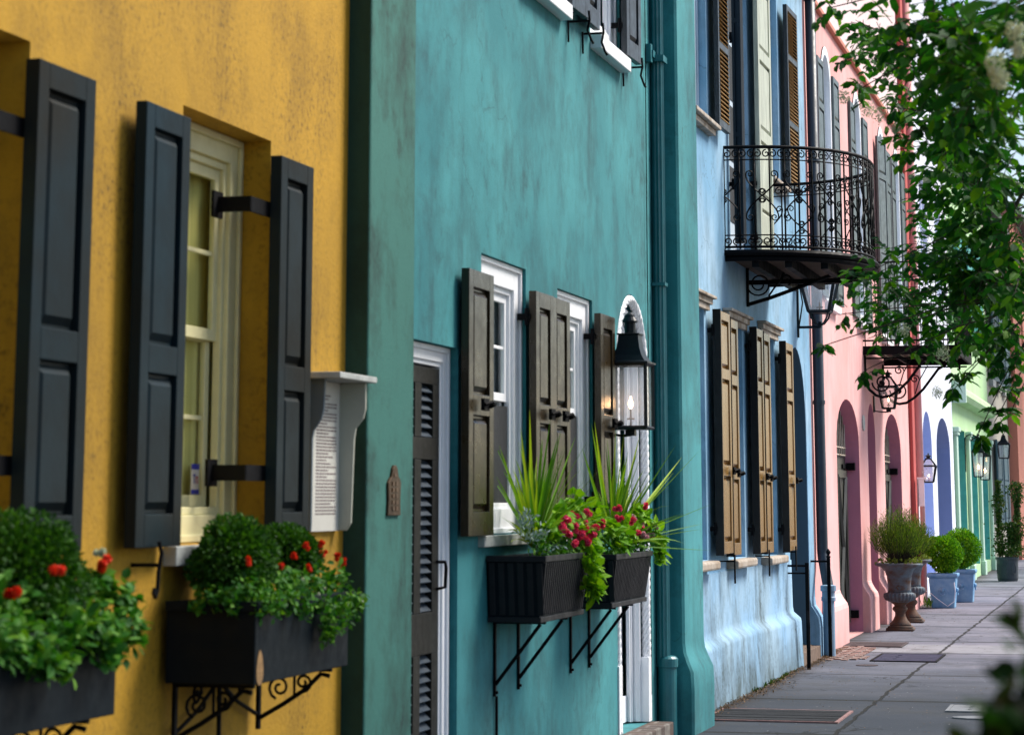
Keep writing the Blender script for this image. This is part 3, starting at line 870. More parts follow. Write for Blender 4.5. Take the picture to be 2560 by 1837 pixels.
# archway inside
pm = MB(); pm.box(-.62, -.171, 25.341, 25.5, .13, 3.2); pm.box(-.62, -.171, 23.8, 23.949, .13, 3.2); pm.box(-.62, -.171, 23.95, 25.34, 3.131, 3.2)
pm.build('arch_jamb', 'blue_reveal_shade', bh)
pm = MB(); pm.prism([(-.165, y, z) for y, z in arch(23.951, 25.339, .135, 2.349, 3.129)][2:], (0.0, 0, 0)) if False else None
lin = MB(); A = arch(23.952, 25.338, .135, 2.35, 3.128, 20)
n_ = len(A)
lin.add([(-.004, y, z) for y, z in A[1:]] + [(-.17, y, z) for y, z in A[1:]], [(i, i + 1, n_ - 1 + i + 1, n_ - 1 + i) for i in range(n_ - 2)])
lin.xf(lambda x, y, z: (x, 24.645 + (y - 24.645) * .985, z - .010)); lin.build('arch_lining', 'blue_reveal_shade', bh)
pm = MB(); pm.box(-.66, -.62, 23.9, 25.4, .13, 3.2); ad = pm.build('door', 'sh_teal2', bh)
pm = MB()
for a_, b_ in ((24.02, 24.6), (24.7, 25.28)):
    for c_, d_ in ((.3, 1.0), (1.15, 2.2)): ring(pm, a_, b_, c_, d_, .05, -.62, -.60)
pm.build('door_panel', 'sh_teal2', ad)
pm = MB(); pm.box(-.62, .10, 23.955, 25.37, -.02, .128); pm.box(-.3, .02, 23.955, 25.345, .129, .135); pm.build('doorstep', 'stone_step', bh, bevel=.02)
for i, (a_, b_, c_, d_) in enumerate(BW):
    w = sash_window(bh, 0, a_ + .002, b_ - .002, c_ + .002, d_ - .002, 'bluewhite', 'curtain_w', .10, 2, 2, .10)
    h_ = MB()
    h_.box(0.001, .055, a_ - .13, b_ + .13, d_ + .03, d_ + .075); h_.box(.001, .085, a_ - .16, b_ + .16, d_ + .076, d_ + .10); h_.box(.001, .035, a_ - .10, b_ + .10, d_ - .02, d_ + .029)
    h_.build('window_hood', 'limestone', bh, bevel=.005)
    s = MB(); L_ = .1
    s.box(-.09, .105, a_ - .16, b_ + .02, c_ - .075, c_ - .005)
    s.build('sill', 'limestone', bh, bevel=.018)
    lg = MB()
    for zz in range(8): lg.box(-.088, -.08, a_ + .12, b_ - .12, c_ + .1 + zz * .11, c_ + .106 + zz * .11)
    lg.build('window_guard', 'iron', w)
for hy, d_, wd, an, z0_, z1_ in ((19.36, 1, .47, .5, 1.17, 3.11), (20.27, -1, .40, -.3, 1.15, 3.08), (21.30, 1, .38, .5, 1.14, 3.10), (22.14, -1, .41, -.3, 1.13, 3.09), (23.16, 1, .50, .5, 1.12, 3.09)):
    o = shutter(bh, hy, d_, wd, z0_, z1_, .055, radians(an), 'sh_blue', (0.34, 0.74), sw=.065, straps=(z0_ + .2, z1_ - .16) if d_ > 0 else (z0_ + .12,), t=.05)
    latch(o, .115 + .02, hy + d_ * wd * .75, z0_ + .66)
    b_ = MB(); yy = hy if d_ > 0 else hy - wd
    b_.box(.045, .112, yy - .012, yy - .002, z0_ - .01, z1_ + .01); b_.build('shutter_edge_dark', 'sh_blue_edge_shade', o)
for yy in (19.78, 21.7, 23.45):
    g_ = MB(); g_.box(0, .13, yy - .006, yy + .006, 1.10, 1.112); g_.box(.12, .132, yy - .012, yy + .012, .93, 1.16); g_.build('shutter_dog', 'iron', bh)
# upper storey windows
for (a_, b_, c_, d_) in BW2:
    w = sash_window(bh, 0, a_ + .002, b_ - .002, c_ + .002, d_ - .002, 'bluewhite', 'curtain_w', .12, 2, 2, .08)
    s = MB(); s.box(-.06, .10, a_ - .1, b_ + .12, c_ - .04, c_ - .004); s.box(-.06, .06, a_ - .06, b_ + .08, c_ - .09, c_ - .041); s.build('sill', 'limestone', w, bevel=.008)
w = MB()
ring(w, BD2[0], BD2[1], BD2[2], BD2[3], .12, -.10, -.05, False)
for k_ in range(4): w.box(-.05, -.035, BD2[0] + .01 + k_ * .03, BD2[0] + .028 + k_ * .03, 3.72, 6.9)
w.box(-.12, -.10, BD2[0] + .12, BD2[1] - .12, 3.72, 6.88)
bd = w.build('balcony_door', 'bluewhite', bh)
g_ = MB()
for k_ in range(2):
    for j_ in range(5):
        a_ = BD2[0] + .2 + k_ * .38; g_.box(-.099, -.094, a_, a_ + .30, 4.05 + j_ * .56, 4.55 + j_ * .56)
g_.build('pane', 'dark', bd)
shutter(bh, 19.58, 1, .50, 4.66, 7.0, .05, radians(1), 'sh_teal2', (0.30, 0.62), louver=True, sw=.05, lmat='ochre', sl=.036)
o = shutter(bh, BD2[0] - .02, -1, .10, 3.78, 6.95, .04, radians(60), 'sh_teal2', (0.3, 0.62), sw=.03, straps=(4.3, 5.6))
shutter(bh, BD2[1] + .04, 1, .78, 3.78, 6.95, .06, radians(0.5), 'sh_pale', (0.16, 0.36, 0.60, 0.82), sw=.085, straps=(3.95, 4.45), label='weathered pale green shutter leaf behind the balcony railing')
shutter(bh, 23.86, 1, .62, 4.66, 6.55, .05, radians(2), 'sh_teal2', (0.36, 0.72), louver=True, sw=.05, lmat='ochre', sl=.036)
m = MB()
m.box(-8, .10, 17.6, 25.8, 7.15, 7.22); m.build('cornice', 'bluewhite', bh)
m = MB(); m.hexa([(-8, 17.6, 7.22), (.18, 17.6, 7.22), (.18, 25.8, 7.22), (-8, 25.8, 7.22)], [(-5, 17.6, 9), (-3, 17.6, 9), (-3, 25.8, 9), (-5, 25.8, 9)]); m.build('roof', 'roofing', bh)
# downspout between blue and pink
dp = MB(); dp.tube([(.07, 25.93, 8.4), (.07, 25.93, 1.08), (.075, 25.92, 1.0), (.16, 25.60, .72), (.165, 25.58, .60)], .058, 14)
ds = dp.build('downspout', 'spout_dark', bh, smooth=True)
bt = MB(); bt.lathe([(.062, 0), (.062, .56), (.075, .565), (.075, .60), (.068, .61), (.068, .66), (.082, .665), (.082, .72), (.05, .73)], (.165, 25.58, 0), 20); bt.build('pipe_boot', 'spout_blue', ds)
for zc in (2.6, 5.2, 7.0):
    br = MB(); br.lathe([(.066, 0), (.066, .04)], (.07, 25.93, zc), 14)
    br.build('pipe_bracket', 'spout_dark', ds)

# balcony of the blue house
BC, BHW, BPR, BF, BR = 21.62, 1.31, 1.13, 3.70, 4.58
bal = MB()
def bcurve(t, k=1.0):
    c, s_ = cos(t), sin(t)
    n_ = 2.25
    return (BPR * k * abs(s_) ** (2 / n_), BC - BHW * k * (1 if c > 0 else -1) * abs(c) ** (2 / n_))
def bpts(z, k=1.0, n=64): return [(*bcurve(pi * i / n, k), z) for i in range(n + 1)]
NP = 72
poly = [bcurve(pi * i / 40, 1.0) for i in range(41)]
bal.prism([(x, y, BF - .055) for x, y in poly], (0, 0, .05))
fl = bal.build('balcony', 'plank', bh, label='half round wrought iron balcony of the upper floor')
jo = MB()
for xx in (.25, .52, .80):
    ys = [y for x, y in poly if x >= xx]
    if ys: jo.box(xx - .03, xx + .03, min(ys) + .03, max(ys) - .03, BF - .15, BF - .056)
jo.tube(bpts(BF - .03, 1.012), .028, 6); jo.tube(bpts(BF - .075, .99), .03, 6)
for yy in (BC,):
    jo.box(0, 1.02, yy - .02, yy + .02, BF - .19, BF - .15)
jo.build('floor_frame', 'iron', fl)
rl = MB()
rl.tube(bpts(BR), .016, 6); rl.tube(bpts(BR - .11), .006, 5); rl.tube(bpts(BF + .02), .012, 6); rl.tube(bpts(BF + .12), .006, 5)
# arc-length parametrised balusters and scrolls
dense = [Vector((*bcurve(pi * i / 800), 0)) for i in range(801)]
cum = [0]
for i in range(800): cum.append(cum[-1] + (dense[i + 1] - dense[i]).length)
def at_s(s_):
    s_ = max(0, min(cum[-1] * .9999, s_))
    lo, hi = 0, 800
    while hi - lo > 1:
        mid = (lo + hi) // 2
        if cum[mid] <= s_: lo = mid
        else: hi = mid
    f = (s_ - cum[lo]) / max(1e-9, cum[hi] - cum[lo])
    return dense[lo].lerp(dense[hi], f)
LT = cum[-1]; nb = 30
for i in range(nb + 1):
    p = at_s(LT * i / nb)
    rl.tube([(p.x, p.y, BF), (p.x, p.y, BR)], .0085, 5)
def P2(s_, z): 
    p = at_s(s_); return (p.x, p.y, z)
def spiral(cx, cz, r, a0, turns, sgn=1, n=14):
    return [P2(cx + (r * (1 - .75 * i / n)) * cos(a0 + sgn * 2 * pi * turns * i / n), cz + (r * (1 - .75 * i / n)) * sin(a0 + sgn * 2 * pi * turns * i / n)) for i in range(n + 1)]
pitch = LT / nb
for zc, r, up in ((BR - .058, .036, 1), (BF + .07, .036, -1)):
    sc = MB()
    for i in range(nb):
        c = (i + .5) * pitch
        for sg in (-1, 1):
            sc.tube(spiral(c + sg * .038, zc, r, pi / 2 * up, 1.15, sg * up, 12), .006, 4)
    sc.build('scrollwork', 'iron', fl)
sc = MB()
def big_c(c0, zc, w_, h_):
    """lyre of two facing C scrolls around c0"""
    for sg in (-1, 1):
        for v in (-1, 1):
            pts = [P2(c0 + sg * w_ * (1 - .85 * sin(t_)), zc + v * h_ * (t_ / (pi / 2)) ** 1.0) for t_ in [pi / 2 * k_ / 8 for k_ in range(9)]]
            sc.tube(pts, .0068, 4, cap=False)
            sc.tube(spiral(c0 + sg * (w_ * .15 + .034) , zc + v * h_, .034, pi if sg > 0 else 0, 1.2, -sg * v, 12), .0062, 4)
            sc.tube(spiral(c0 + sg * w_ * 1.0 - sg * .0, zc + v * .036, .034, -pi / 2 * v, 1.1, sg * v, 12), .0062, 4)
nl = 12
for i in range(nl):
    c0 = LT * (i + .5) / nl
    big_c(c0, (BF + BR) / 2 + .02, LT / nl * .5, .185)
rail = rl.build('railing', 'iron', fl, smooth=True)
sc.build('scrollwork', 'iron', fl)
for yy in (BC - .16,):
    b_ = MB()
    b_.box(.0, .024, yy - .016, yy + .016, 3.30, 3.66)
    b_.tube([(.0, yy, 3.315), (.2, yy, 3.37), (.45, yy, 3.455), (.75, yy, 3.56), (1.0, yy, 3.60), (1.05, yy, 3.60)], .017, 8)
    def vs_(cx, cz, r, a0, turns, sgn, n=22, k=.85): return [(cx + r * (1 - k * i / n) * cos(a0 + sgn * 2 * pi * turns * i / n), yy, cz + r * (1 - k * i / n) * sin(a0 + sgn * 2 * pi * turns * i / n)) for i in range(n + 1)]
    b_.tube(vs_(.115, 3.50, .115, pi * .9, 2.0, 1, 34), .008, 6)
    b_.tube(vs_(.36, 3.535, .055, -pi * .4, 1.4, 1, 22), .007, 6)
    b_.tube([(.20, yy, 3.39), (.25, yy, 3.46), (.31, yy, 3.53), (.34, yy, 3.60)], .009, 6)
    b_.build('bracket', 'iron', fl)

# ------------------------------------------------------------------ PINK HOUSE
ph_ = thing('pink_house', (0, 32, 0), 'pink stucco house with three arched ground floor openings and tall grey shutters', 'house')
PA = [(28.0, 30.35, .012, 2.25, 2.78), (31.38, 32.33, .012, 2.35, 2.83), (33.5, 35.9, .012, 2.25, 2.79)]
PW = [27.75, 31.0, 34.1, 36.35]
holes = [arch(*a_) for a_ in PA] + [arch(c - .46, c + .46, 3.82, 6.42, 6.82) for c in PW]
facade(ph_, 0, 25.80, 37.3, -.15, 7.12, holes, 'pink', .24)
# linings of the three arches, shade of the reveals painted in as mauve
for (y0, y1, z0, zs, zt) in PA:
    A = arch(y0, y1, z0, zs, zt, 20)[1:]; c = (y0 + y1) / 2
    lin = MB(); n_ = len(A)
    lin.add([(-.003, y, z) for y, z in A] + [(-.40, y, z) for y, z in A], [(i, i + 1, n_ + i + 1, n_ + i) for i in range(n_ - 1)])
    lin.xf(lambda x, y, z: (x, c + (y - c) * (1 - .012 / (y1 - y0) * 2), z - .010)); lin.build('arch_lining', 'pink_shade', ph_)
    dm = MB(); dm.box(-.26, -.175, y0 - .02, y1 + .02, 0.0, zt + .02)
    dr = dm.build('door', 'door_grey', ph_)
    if y1 - y0 > 1.5:
        pn = MB()
        for a_, b_ in ((y0 + .1, c - .08), (c + .08, y1 - .1)):
            ring(pn, a_, b_, .12, 1.95, .09, -.175, -.145)
            pn.tube([(-.16, a_ + .09, .2), (-.16, b_ - .09, 1.87)], .03, 4); pn.tube([(-.16, b_ - .09, .2), (-.16, a_ + .09, 1.87)], .03, 4)
            pn.tube([(-.155, a_ + .05, .15), (-.155, a_ + .05, 1.9)], .02, 4)
        pn.build('door_panel', 'door_grey', dr)
        fg = MB(); fg.box(-.172, -.170, y0 + .15, y1 - .15, 2.1, zt - .06)
        fp = fg.build('fanlight', 'dark', dr)
        gr = MB()
        for k_ in range(11): 
            yy = y0 + .22 + k_ * (y1 - y0 - .44) / 10; gr.tube([(-.155, yy, 2.12), (-.155, yy, zs + (zt - zs) * sqrt(max(0, 1 - ((yy - c) / ((y1 - y0) / 2)) ** 2)) - .05)], .008, 4)
        gr.tube([(-.155, y0 + .15, 2.13), (-.155, y1 - .15, 2.13)], .012, 4); gr.tube([(-.155, y0 + .15, 2.22), (-.155, y1 - .15, 2.22)], .012, 4)
        gr.build('fanlight_grille', 'limestone', dr)
        hg = MB()
        for zc in (.22, 2.0):
            hg.box(-.155, -.05, y1 - .10, y1 - .004, zc - .045, zc + .045); hg.box(-.155, -.215, y1 - .42, y1 - .10, zc - .025, zc + .025)
        hg.build('hinge', 'iron', dr)
# flared buttress feet
def foot(parent, y0, y1, mat, fl=.095, zt=.50):
    pr = [(-.30, -.15), (fl, -.15), (fl, zt * .80), (fl * .85, zt * .90), (fl * .45, zt), (fl * .12, zt + .06), (.002, zt + .10), (-.30, zt + .10)]
    m_ = MB(); m_.prism([(x, y0, z) for x, z in pr], (0, y1 - y0, 0)); return m_.build('plinth', mat, parent, bevel=.015)
for a_, b_ in ((26.35, 27.997), (30.353, 31.377), (32.333, 33.497), (35.903, 37.28)): foot(ph_, a_, b_, 'pink')
m = MB(); m.box(-.005, .055, 25.9, 37.3, 7.10, 7.16); m.build('cornice', 'salmon', ph_, bevel=.01)
m = MB(); m.box(-8, -.02, 25.8, 37.6, 7.16, 9.7); m.build('parapet', 'pink_pale', ph_)
m = MB(); m.box(-8, .03, 25.8, 37.6, 9.7, 9.8); m.build('roof', 'roofing', ph_)
for i, c in enumerate(PW):
    A = arch(c - .46, c + .46, 3.82, 6.42, 6.82, 16)
    B = arch(c - .36, c + .36, 3.92, 6.40, 6.72, 16)
    fm = MB(); n_ = len(A)
    fm.add([(.012, y, z) for y, z in A] + [(.012, y, z) for y, z in B] + [(-.06, y, z) for y, z in B], [(i_, (i_ + 1) % n_, n_ + (i_ + 1) % n_, n_ + i_) for i_ in range(n_)] + [(n_ + i_, n_ + (i_ + 1) % n_, 2 * n_ + (i_ + 1) % n_, 2 * n_ + i_) for i_ in range(n_)])
    w = fm.build('window', 'white', ph_)
    g_ = MB(); g_.add([(-.06, y, z) for y, z in B], [tuple(range(n_))]); g_.build('pane', 'bluewhite', w)
    s = MB(); s.box(-.1, .07, c - .5, c + .5, 3.72, 3.80); s.build('sill', 'white', w)
    la, ra = (-.5, 1) if i != 2 else (-8, 1)
    shutter(ph_, c - .46, -1, .52, 3.84, 6.55, .012 if i != 2 else .10, radians(la), 'sh_pink', (0.42, .80), sw=.06, t=.03)
    shutter(ph_, c + .46, 1, .50, 3.84, 6.55, .012, radians(ra), 'sh_pink', (0.42, .80), sw=.06, t=.03)
m = MB(); m.box(-8, .06, 37.32, 37.72, -.15, 10.2); m.build('pilaster', 'red', ph_, bevel=.02)  # dark red paints the side shadow next to the pink pilaster
m = MB(); m.box(-8, .03, 37.72, 39.45, -.15, 10.2); m.build('pilaster', 'pink', ph_, bevel=.02)
m = MB(); m.tube([(.10, 37.85, .2), (.10, 37.85, 10)], .06, 16); m.tube([(.10, 37.85, 4.9), (.10, 37.85, 5.0)], .075, 16); m.build('downspout', 'pink', ph_, smooth=True)
# balcony of the pink house
pb = MB()
for k_ in range(11): pb.box(.03 + k_ * .104, .03 + k_ * .104 + .085, 31.15, 33.75, 3.505, 3.53)
pbo = pb.build('balcony', 'plank', ph_, label='narrow rectangular iron balcony half hidden by leaves')
fr = MB()
fr.box(0, 1.17, 31.1, 31.148, 3.42, 3.53); fr.box(0, 1.17, 33.752, 33.8, 3.42, 3.53); fr.box(1.17, 1.2, 31.1, 33.8, 3.42, 3.53)
for xx in (.3, .6, .9): fr.box(xx, xx + .03, 31.149, 33.75, 3.44, 3.504)
fr.build('floor_frame', 'iron', pbo)
rl = MB()
for z_ in (3.60, 4.60): rl.tube([(0, 31.12, z_), (1.18, 31.12, z_), (1.18, 33.78, z_), (0, 33.78, z_)], .012, 5)
for k_ in range(9):
    xx = .03 + k_ * .142
    for yy in (31.12, 33.78): rl.tube([(xx, yy, 3.52), (xx, yy, 4.6)], .007, 5)
for k_ in range(19): rl.tube([(1.18, 31.12 + k_ * .148, 3.52), (1.18, 31.12 + k_ * .148, 4.6)], .007, 5)
for yy in (31.12, 33.78): rl.box(1.16, 1.20, yy - .02, yy + .02, 3.5, 4.64)
rl.build('railing', 'iron', pbo)
for yy in (31.2, 33.5):
    b_ = MB()
    b_.box(0, .025, yy - .02, yy + .02, 3.02, 3.42)
    b_.tube([(.02, yy, 3.08), (.06, yy, 2.98), (.14, yy, 2.91), (.22, yy, 2.885), (.32, yy, 2.90), (.43, yy, 2.97), (.55, yy, 3.08), (.66, yy, 3.22), (.76, yy, 3.35), (.88, yy, 3.42), (1.0, yy, 3.44), (1.05, yy, 3.40), (1.05, yy, 3.35), (1.02, yy, 3.34)], .018, 8)
    def vs2(cx, cz, r, a0, turns, sgn, n=26, k=.8): return [(cx + r * (1 - k * i / n) * cos(a0 + sgn * 2 * pi * turns * i / n), yy, cz + r * (1 - k * i / n) * sin(a0 + sgn * 2 * pi * turns * i / n)) for i in range(n + 1)]
    b_.tube(vs2(.22, 3.07, .125, pi, 1.5, 1), .012, 6); b_.tube(vs2(.44, 3.22, .06, 0, 1.4, 1), .009, 6)
    b_.tube([(.44, yy, 3.02), (.50, yy, 3.2), (.62, yy, 3.4)], .008, 5)
    b_.tube([(0, yy, 3.38), (1.15, yy, 3.38)], .012, 5)
    b_.lathe([(.0, -.03), (.03, -.02), (.035, 0), (.03, .02), (0, .03)], (.22, yy, 3.07), 10)
    b_.build('bracket', 'iron', pbo)

# ------------------------------------------------------------------ LAVENDER HOUSE
lh = thing('lavender_house', (0, 43, 0), 'pale lavender stucco house with two pointed arch openings', 'house')
LA = [(39.62, 41.42, .35, 2.45, 3.03), (42.4, 45.55, .02, 2.45, 3.03)]
holes = [arch(*a_) for a_ in LA] + [rect(40.4, 41.8, 5.2, 6.95), rect(43.6, 44.9, 5.2, 6.95)]
facade(lh, .01, 39.45, 46.4, -.15, 10.5, holes, 'lavender', .32)
for k_, (y0, y1, z0, zs, zt) in enumerate(LA):
    A = arch(y0, y1, z0, zs, zt, 20)[1:]; c = (y0 + y1) / 2; n_ = len(A)
    lin = MB(); lin.add([(.006, y, z) for y, z in A] + [(-.40, y, z) for y, z in A], [(i, i + 1, n_ + i + 1, n_ + i) for i in range(n_ - 1)])
    lin.xf(lambda x, y, z: (x, c + (y - c) * (1 - .012 / (y1 - y0) * 2), z - .010)); lin.build('arch_lining', 'periwinkle', lh)
    dm = MB(); dm.box(-.36, -.315, y0 - .1, y1 + .1, 0, zt + .05); dr = dm.build('door' if k_ else 'window', 'door_brown' if k_ else 'white', lh)
    if k_:
        pn = MB()
        for a_, b_ in ((y0 + .15, c - .1), (c + .1, y1 - .15)):
            for c_, d_ in ((.2, 1.1), (1.3, 2.4)): ring(pn, a_, b_, c_, d_, .08, -.315, -.29)
        pn.build('door_panel', 'stone_step', dr)
for y0 in (40.4, 43.6):
    m = MB(); m.box(-.2, -.1, y0, y0 + 1.4, 5.2, 6.95); w = m.build('window', 'periwinkle', lh)
    m = MB(); ring(m, y0, y0 + 1.3, 5.2, 6.95, .08, -.1, -.06); m.build('window_frame', 'white', w)
m = MB(); m.box(-8, .12, 39.45, 46.4, 10.5, 10.65); m.build('roof', 'roofing', lh)

# ------------------------------------------------------------------ GREEN HOUSE
gh = thing('green_house', (0, 52, 0), 'lime green house with turquoise shopfront bays and a moulded canopy', 'house')
GB = [(47.2, 49.8), (50.8, 53.4), (54.4, 57.2)]
holes = [rect(a_, b_, .25, 2.95) for a_, b_ in GB] + [rect(a_, a_ + 1.2, 5.0, 7.0) for a_ in (47.5, 50.5, 53.6)]
facade(gh, 0, 46.4, 58.2, -.15, 8.3, holes, 'lime', .3)
for a_, b_ in GB:
    m = MB(); m.box(-.34, -.305, a_ - .05, b_ + .05, .2, 3.0); w = m.build('window', 'turquoise', gh)
    m = MB(); ring(m, a_, b_, .25, 2.95, .12, -.30, -.24); m.box(-.29, -.25, (a_ + b_) / 2 - .04, (a_ + b_) / 2 + .04, .37, 2.83); m.build('window_frame', 'turquoise', w)
    m = MB(); m.box(-.295, .002, b_ - .012, b_ - .002, .25, 2.94); m.build('reveal_board', 'turquoise', w)
for c in (46.75, 50.3, 53.9, 57.7):
    m = MB(); m.box(.002, .10, c - .28, c + .28, .0, .30); m.box(.002, .07, c - .2, c + .2, .30, 2.80); m.box(.002, .10, c - .26, c + .26, 2.80, 2.86); m.box(.002, .12, c - .3, c + .3, 2.86, 2.95)
    m.build('pilaster', 'mint', gh, bevel=.01)
m = MB(); m.prism([(0, 46.7, 3.42), (.20, 46.7, 3.46), (.26, 46.7, 3.55), (.24, 46.7, 3.66), (.12, 46.7, 3.76), (0, 46.7, 3.80)], (0, 10.6, 0)); m.build('canopy', 'lime', gh)
m = MB(); m.box(.002, .27, 46.5, 46.695, 3.40, 3.82); m.build('canopy_end', 'mint', gh)
for y0 in (47.5, 50.5, 53.6):
    m = MB(); m.box(-.2, -.1, y0, y0 + 1.2, 5.0, 7.0); w = m.build('window', 'white', gh)
    shutter(gh, y0, -1, .6, 5.0, 7.0, .03, radians(6), 'turquoise', (.5,)); shutter(gh, y0 + 1.2, 1, .6, 5.0, 7.0, .03, radians(6), 'turquoise', (.5,))
m = MB(); m.box(-8, .22, 46.4, 58.2, 8.3, 8.5); m.build('roof', 'roofing', gh)

# ------------------------------------------------------------------ GREY HOUSE and SALMON HOUSE
grh = thing('grey_house', (0, 61, 0), 'grey beige stucco house with slate blue shutters beyond the green house', 'house')
holes = [rect(a_, a_ + 1.1, 4.45, 6.6) for a_ in (59.2, 62.0, 64.8)] + [rect(a_, a_ + 1.1, 1.0, 3.0) for a_ in (59.2, 62.0)] + [rect(64.8, 66.0, .05, 2.7)]
facade(grh, 0, 58.25, 67.4, -.15, 8.6, holes, 'grey_stucco', .15)
for a_ in (59.2, 62.0, 64.8):
    m = MB(); m.box(-.15, -.09, a_, a_ + 1.1, 4.45, 6.6); m.build('window', 'offwhite', grh)
    m = MB(); m.box(0.002, .10, a_ - .1, a_ + 1.2, 4.28, 4.44); m.build('sill', 'offwhite', grh)
    shutter(grh, a_, -1, .58, 4.45, 6.6, .03, radians(10), 'sh_grey', (.5,)); shutter(grh, a_ + 1.1, 1, .58, 4.45, 6.6, .03, radians(10), 'sh_grey', (.5,))
for a_ in (59.2, 62.0):
    m = MB(); m.box(-.15, -.09, a_, a_ + 1.1, 1.0, 3.0); m.build('window', 'offwhite', grh)
    shutter(grh, a_, -1, .58, 1.0, 3.0, .03, radians(10), 'sh_grey', (.5,)); shutter(grh, a_ + 1.1, 1, .58, 1.0, 3.0, .03, radians(10), 'sh_grey', (.5,))
m = MB(); m.box(-.15, -.09, 64.8, 66.0, .05, 2.7); m.build('door', 'sh_grey', grh)
m = MB(); m.box(-8, .25, 58.25, 67.4, 8.6, 8.8); m.build('roof', 'roofing', grh)
sh_ = thing('salmon_house', (0, 80, 0), 'plain salmon stucco house closing the far end of the row', 'house')
holes = [rect(a_, a_ + 1.2, 5.6, 7.6) for a_ in (72, 78, 84)]
facade(sh_, .25, 67.4, 100, -.15, 9.5, holes, 'salmon', .2)
for a_ in (72, 78, 84):
    m = MB(); m.box(-.05, .1, a_, a_ + 1.2, 5.6, 7.6); m.build('window', 'offwhite', sh_)
m = MB(); m.box(-8, .5, 67.4, 100, 9.5, 9.7); m.build('roof', 'roofing', sh_)
# ------------------------------------------------------------------ window boxes
def win_box(name, label, x0, x1, y0, y1, z0, z1, mat, group, ribs=False, taper=0.0):
    t = thing(name, ((x0 + x1) / 2, (y0 + y1) / 2, z0), label, 'window box', group)
    m = MB(); w_ = .018
    def wall(a, b, a2, b2, c, d, c2, d2):   # bottom rect a..b,c..d ; top rect
        pass
    tp = taper
    bo = [(x0, y0 + tp, z0), (x1 - tp, y0 + tp, z0), (x1 - tp, y1 - tp, z0), (x0, y1 - tp, z0)]
    to = [(x0, y0, z1), (x1, y0, z1), (x1, y1, z1), (x0, y1, z1)]
    ti = [(x0 + w_, y0 + w_, z1), (x1 - w_, y0 + w_, z1), (x1 - w_, y1 - w_, z1), (x0 + w_, y1 - w_, z1)]
    li = [(x0 + w_, y0 + w_ + tp * .3, z1 - .05), (x1 - w_ - tp * .3, y0 + w_ + tp * .3, z1 - .05), (x1 - w_ - tp * .3, y1 - w_ - tp * .3, z1 - .05), (x0 + w_, y1 - w_ - tp * .3, z1 - .05)]
    m.add(bo + to + ti + li, [(0, 3, 2, 1)] + [(i, (i + 1) % 4, (i + 1) % 4 + 4, i + 4) for i in range(4)] + [(i + 4, (i + 1) % 4 + 4, (i + 1) % 4 + 8, i + 8) for i in range(4)] + [(i + 8, (i + 1) % 4 + 8, (i + 1) % 4 + 12, i + 12) for i in range(4)])
    b = m.build('box', mat, t, bevel=.004)
    m = MB(); m.add(li, [(0, 1, 2, 3)]); m.build('soil', 'soil', t)
    tr = MB()
    if ribs:
        n = int((y1 - y0) / .045)
        for i in range(n):
            u = (i + .5) / n
            ya_ = y0 + tp + (y1 - y0 - 2 * tp) * u; yb_ = y0 + (y1 - y0) * u
            h = .012
            tr.hexa([(x1 - tp - .001, ya_ - h, z0 + .03), (x1 - tp + .008, ya_ - h, z0 + .03), (x1 - tp + .008, ya_ + h, z0 + .03), (x1 - tp - .001, ya_ + h, z0 + .03)],
                    [(x1 - .003, yb_ - h, z1 - .03), (x1 + .007, yb_ - h, z1 - .03), (x1 + .007, yb_ + h, z1 - .03), (x1 - .003, yb_ + h, z1 - .03)])
        n = 6
        for i in range(n):
            xa_ = x0 + (x1 - x0) * (i + .5) / n
            tr.hexa([(xa_ - .016, y0 + tp - .005, z0 + .03), (xa_ + .016, y0 + tp - .005, z0 + .03), (xa_ + .016, y0 + tp + .001, z0 + .03), (xa_ - .016, y0 + tp + .001, z0 + .03)],
                    [(xa_ - .016, y0 - .005, z1 - .03), (xa_ + .016, y0 - .005, z1 - .03), (xa_ + .016, y0 + .001, z1 - .03), (xa_ - .016, y0 + .001, z1 - .03)])
        ring_z = ((z0 - .006, z0 + .022, tp), (z1 - .026, z1 + .006, 0))
        for a_, b_, q in ring_z:
            tr.box(x0, x1 - q + .012, y0 + q - .012, y0 + q - .001, a_, b_); tr.box(x0, x1 - q + .012, y1 - q + .001, y1 - q + .012, a_, b_); tr.box(x1 - q + .0005, x1 - q + .012, y0 + q - .001, y1 - q + .001, a_, b_)
    else:
        tr.box(x0 - .0, x1 + .016, y0 - .016, y0 - .001, z1 - .03, z1 + .004); tr.box(x1 + .001, x1 + .016, y0 - .001, y1 + .016, z1 - .03, z1 + .004)
    tr.build('trim', mat if not ribs else 'box_char', t, bevel=.003)
    return t

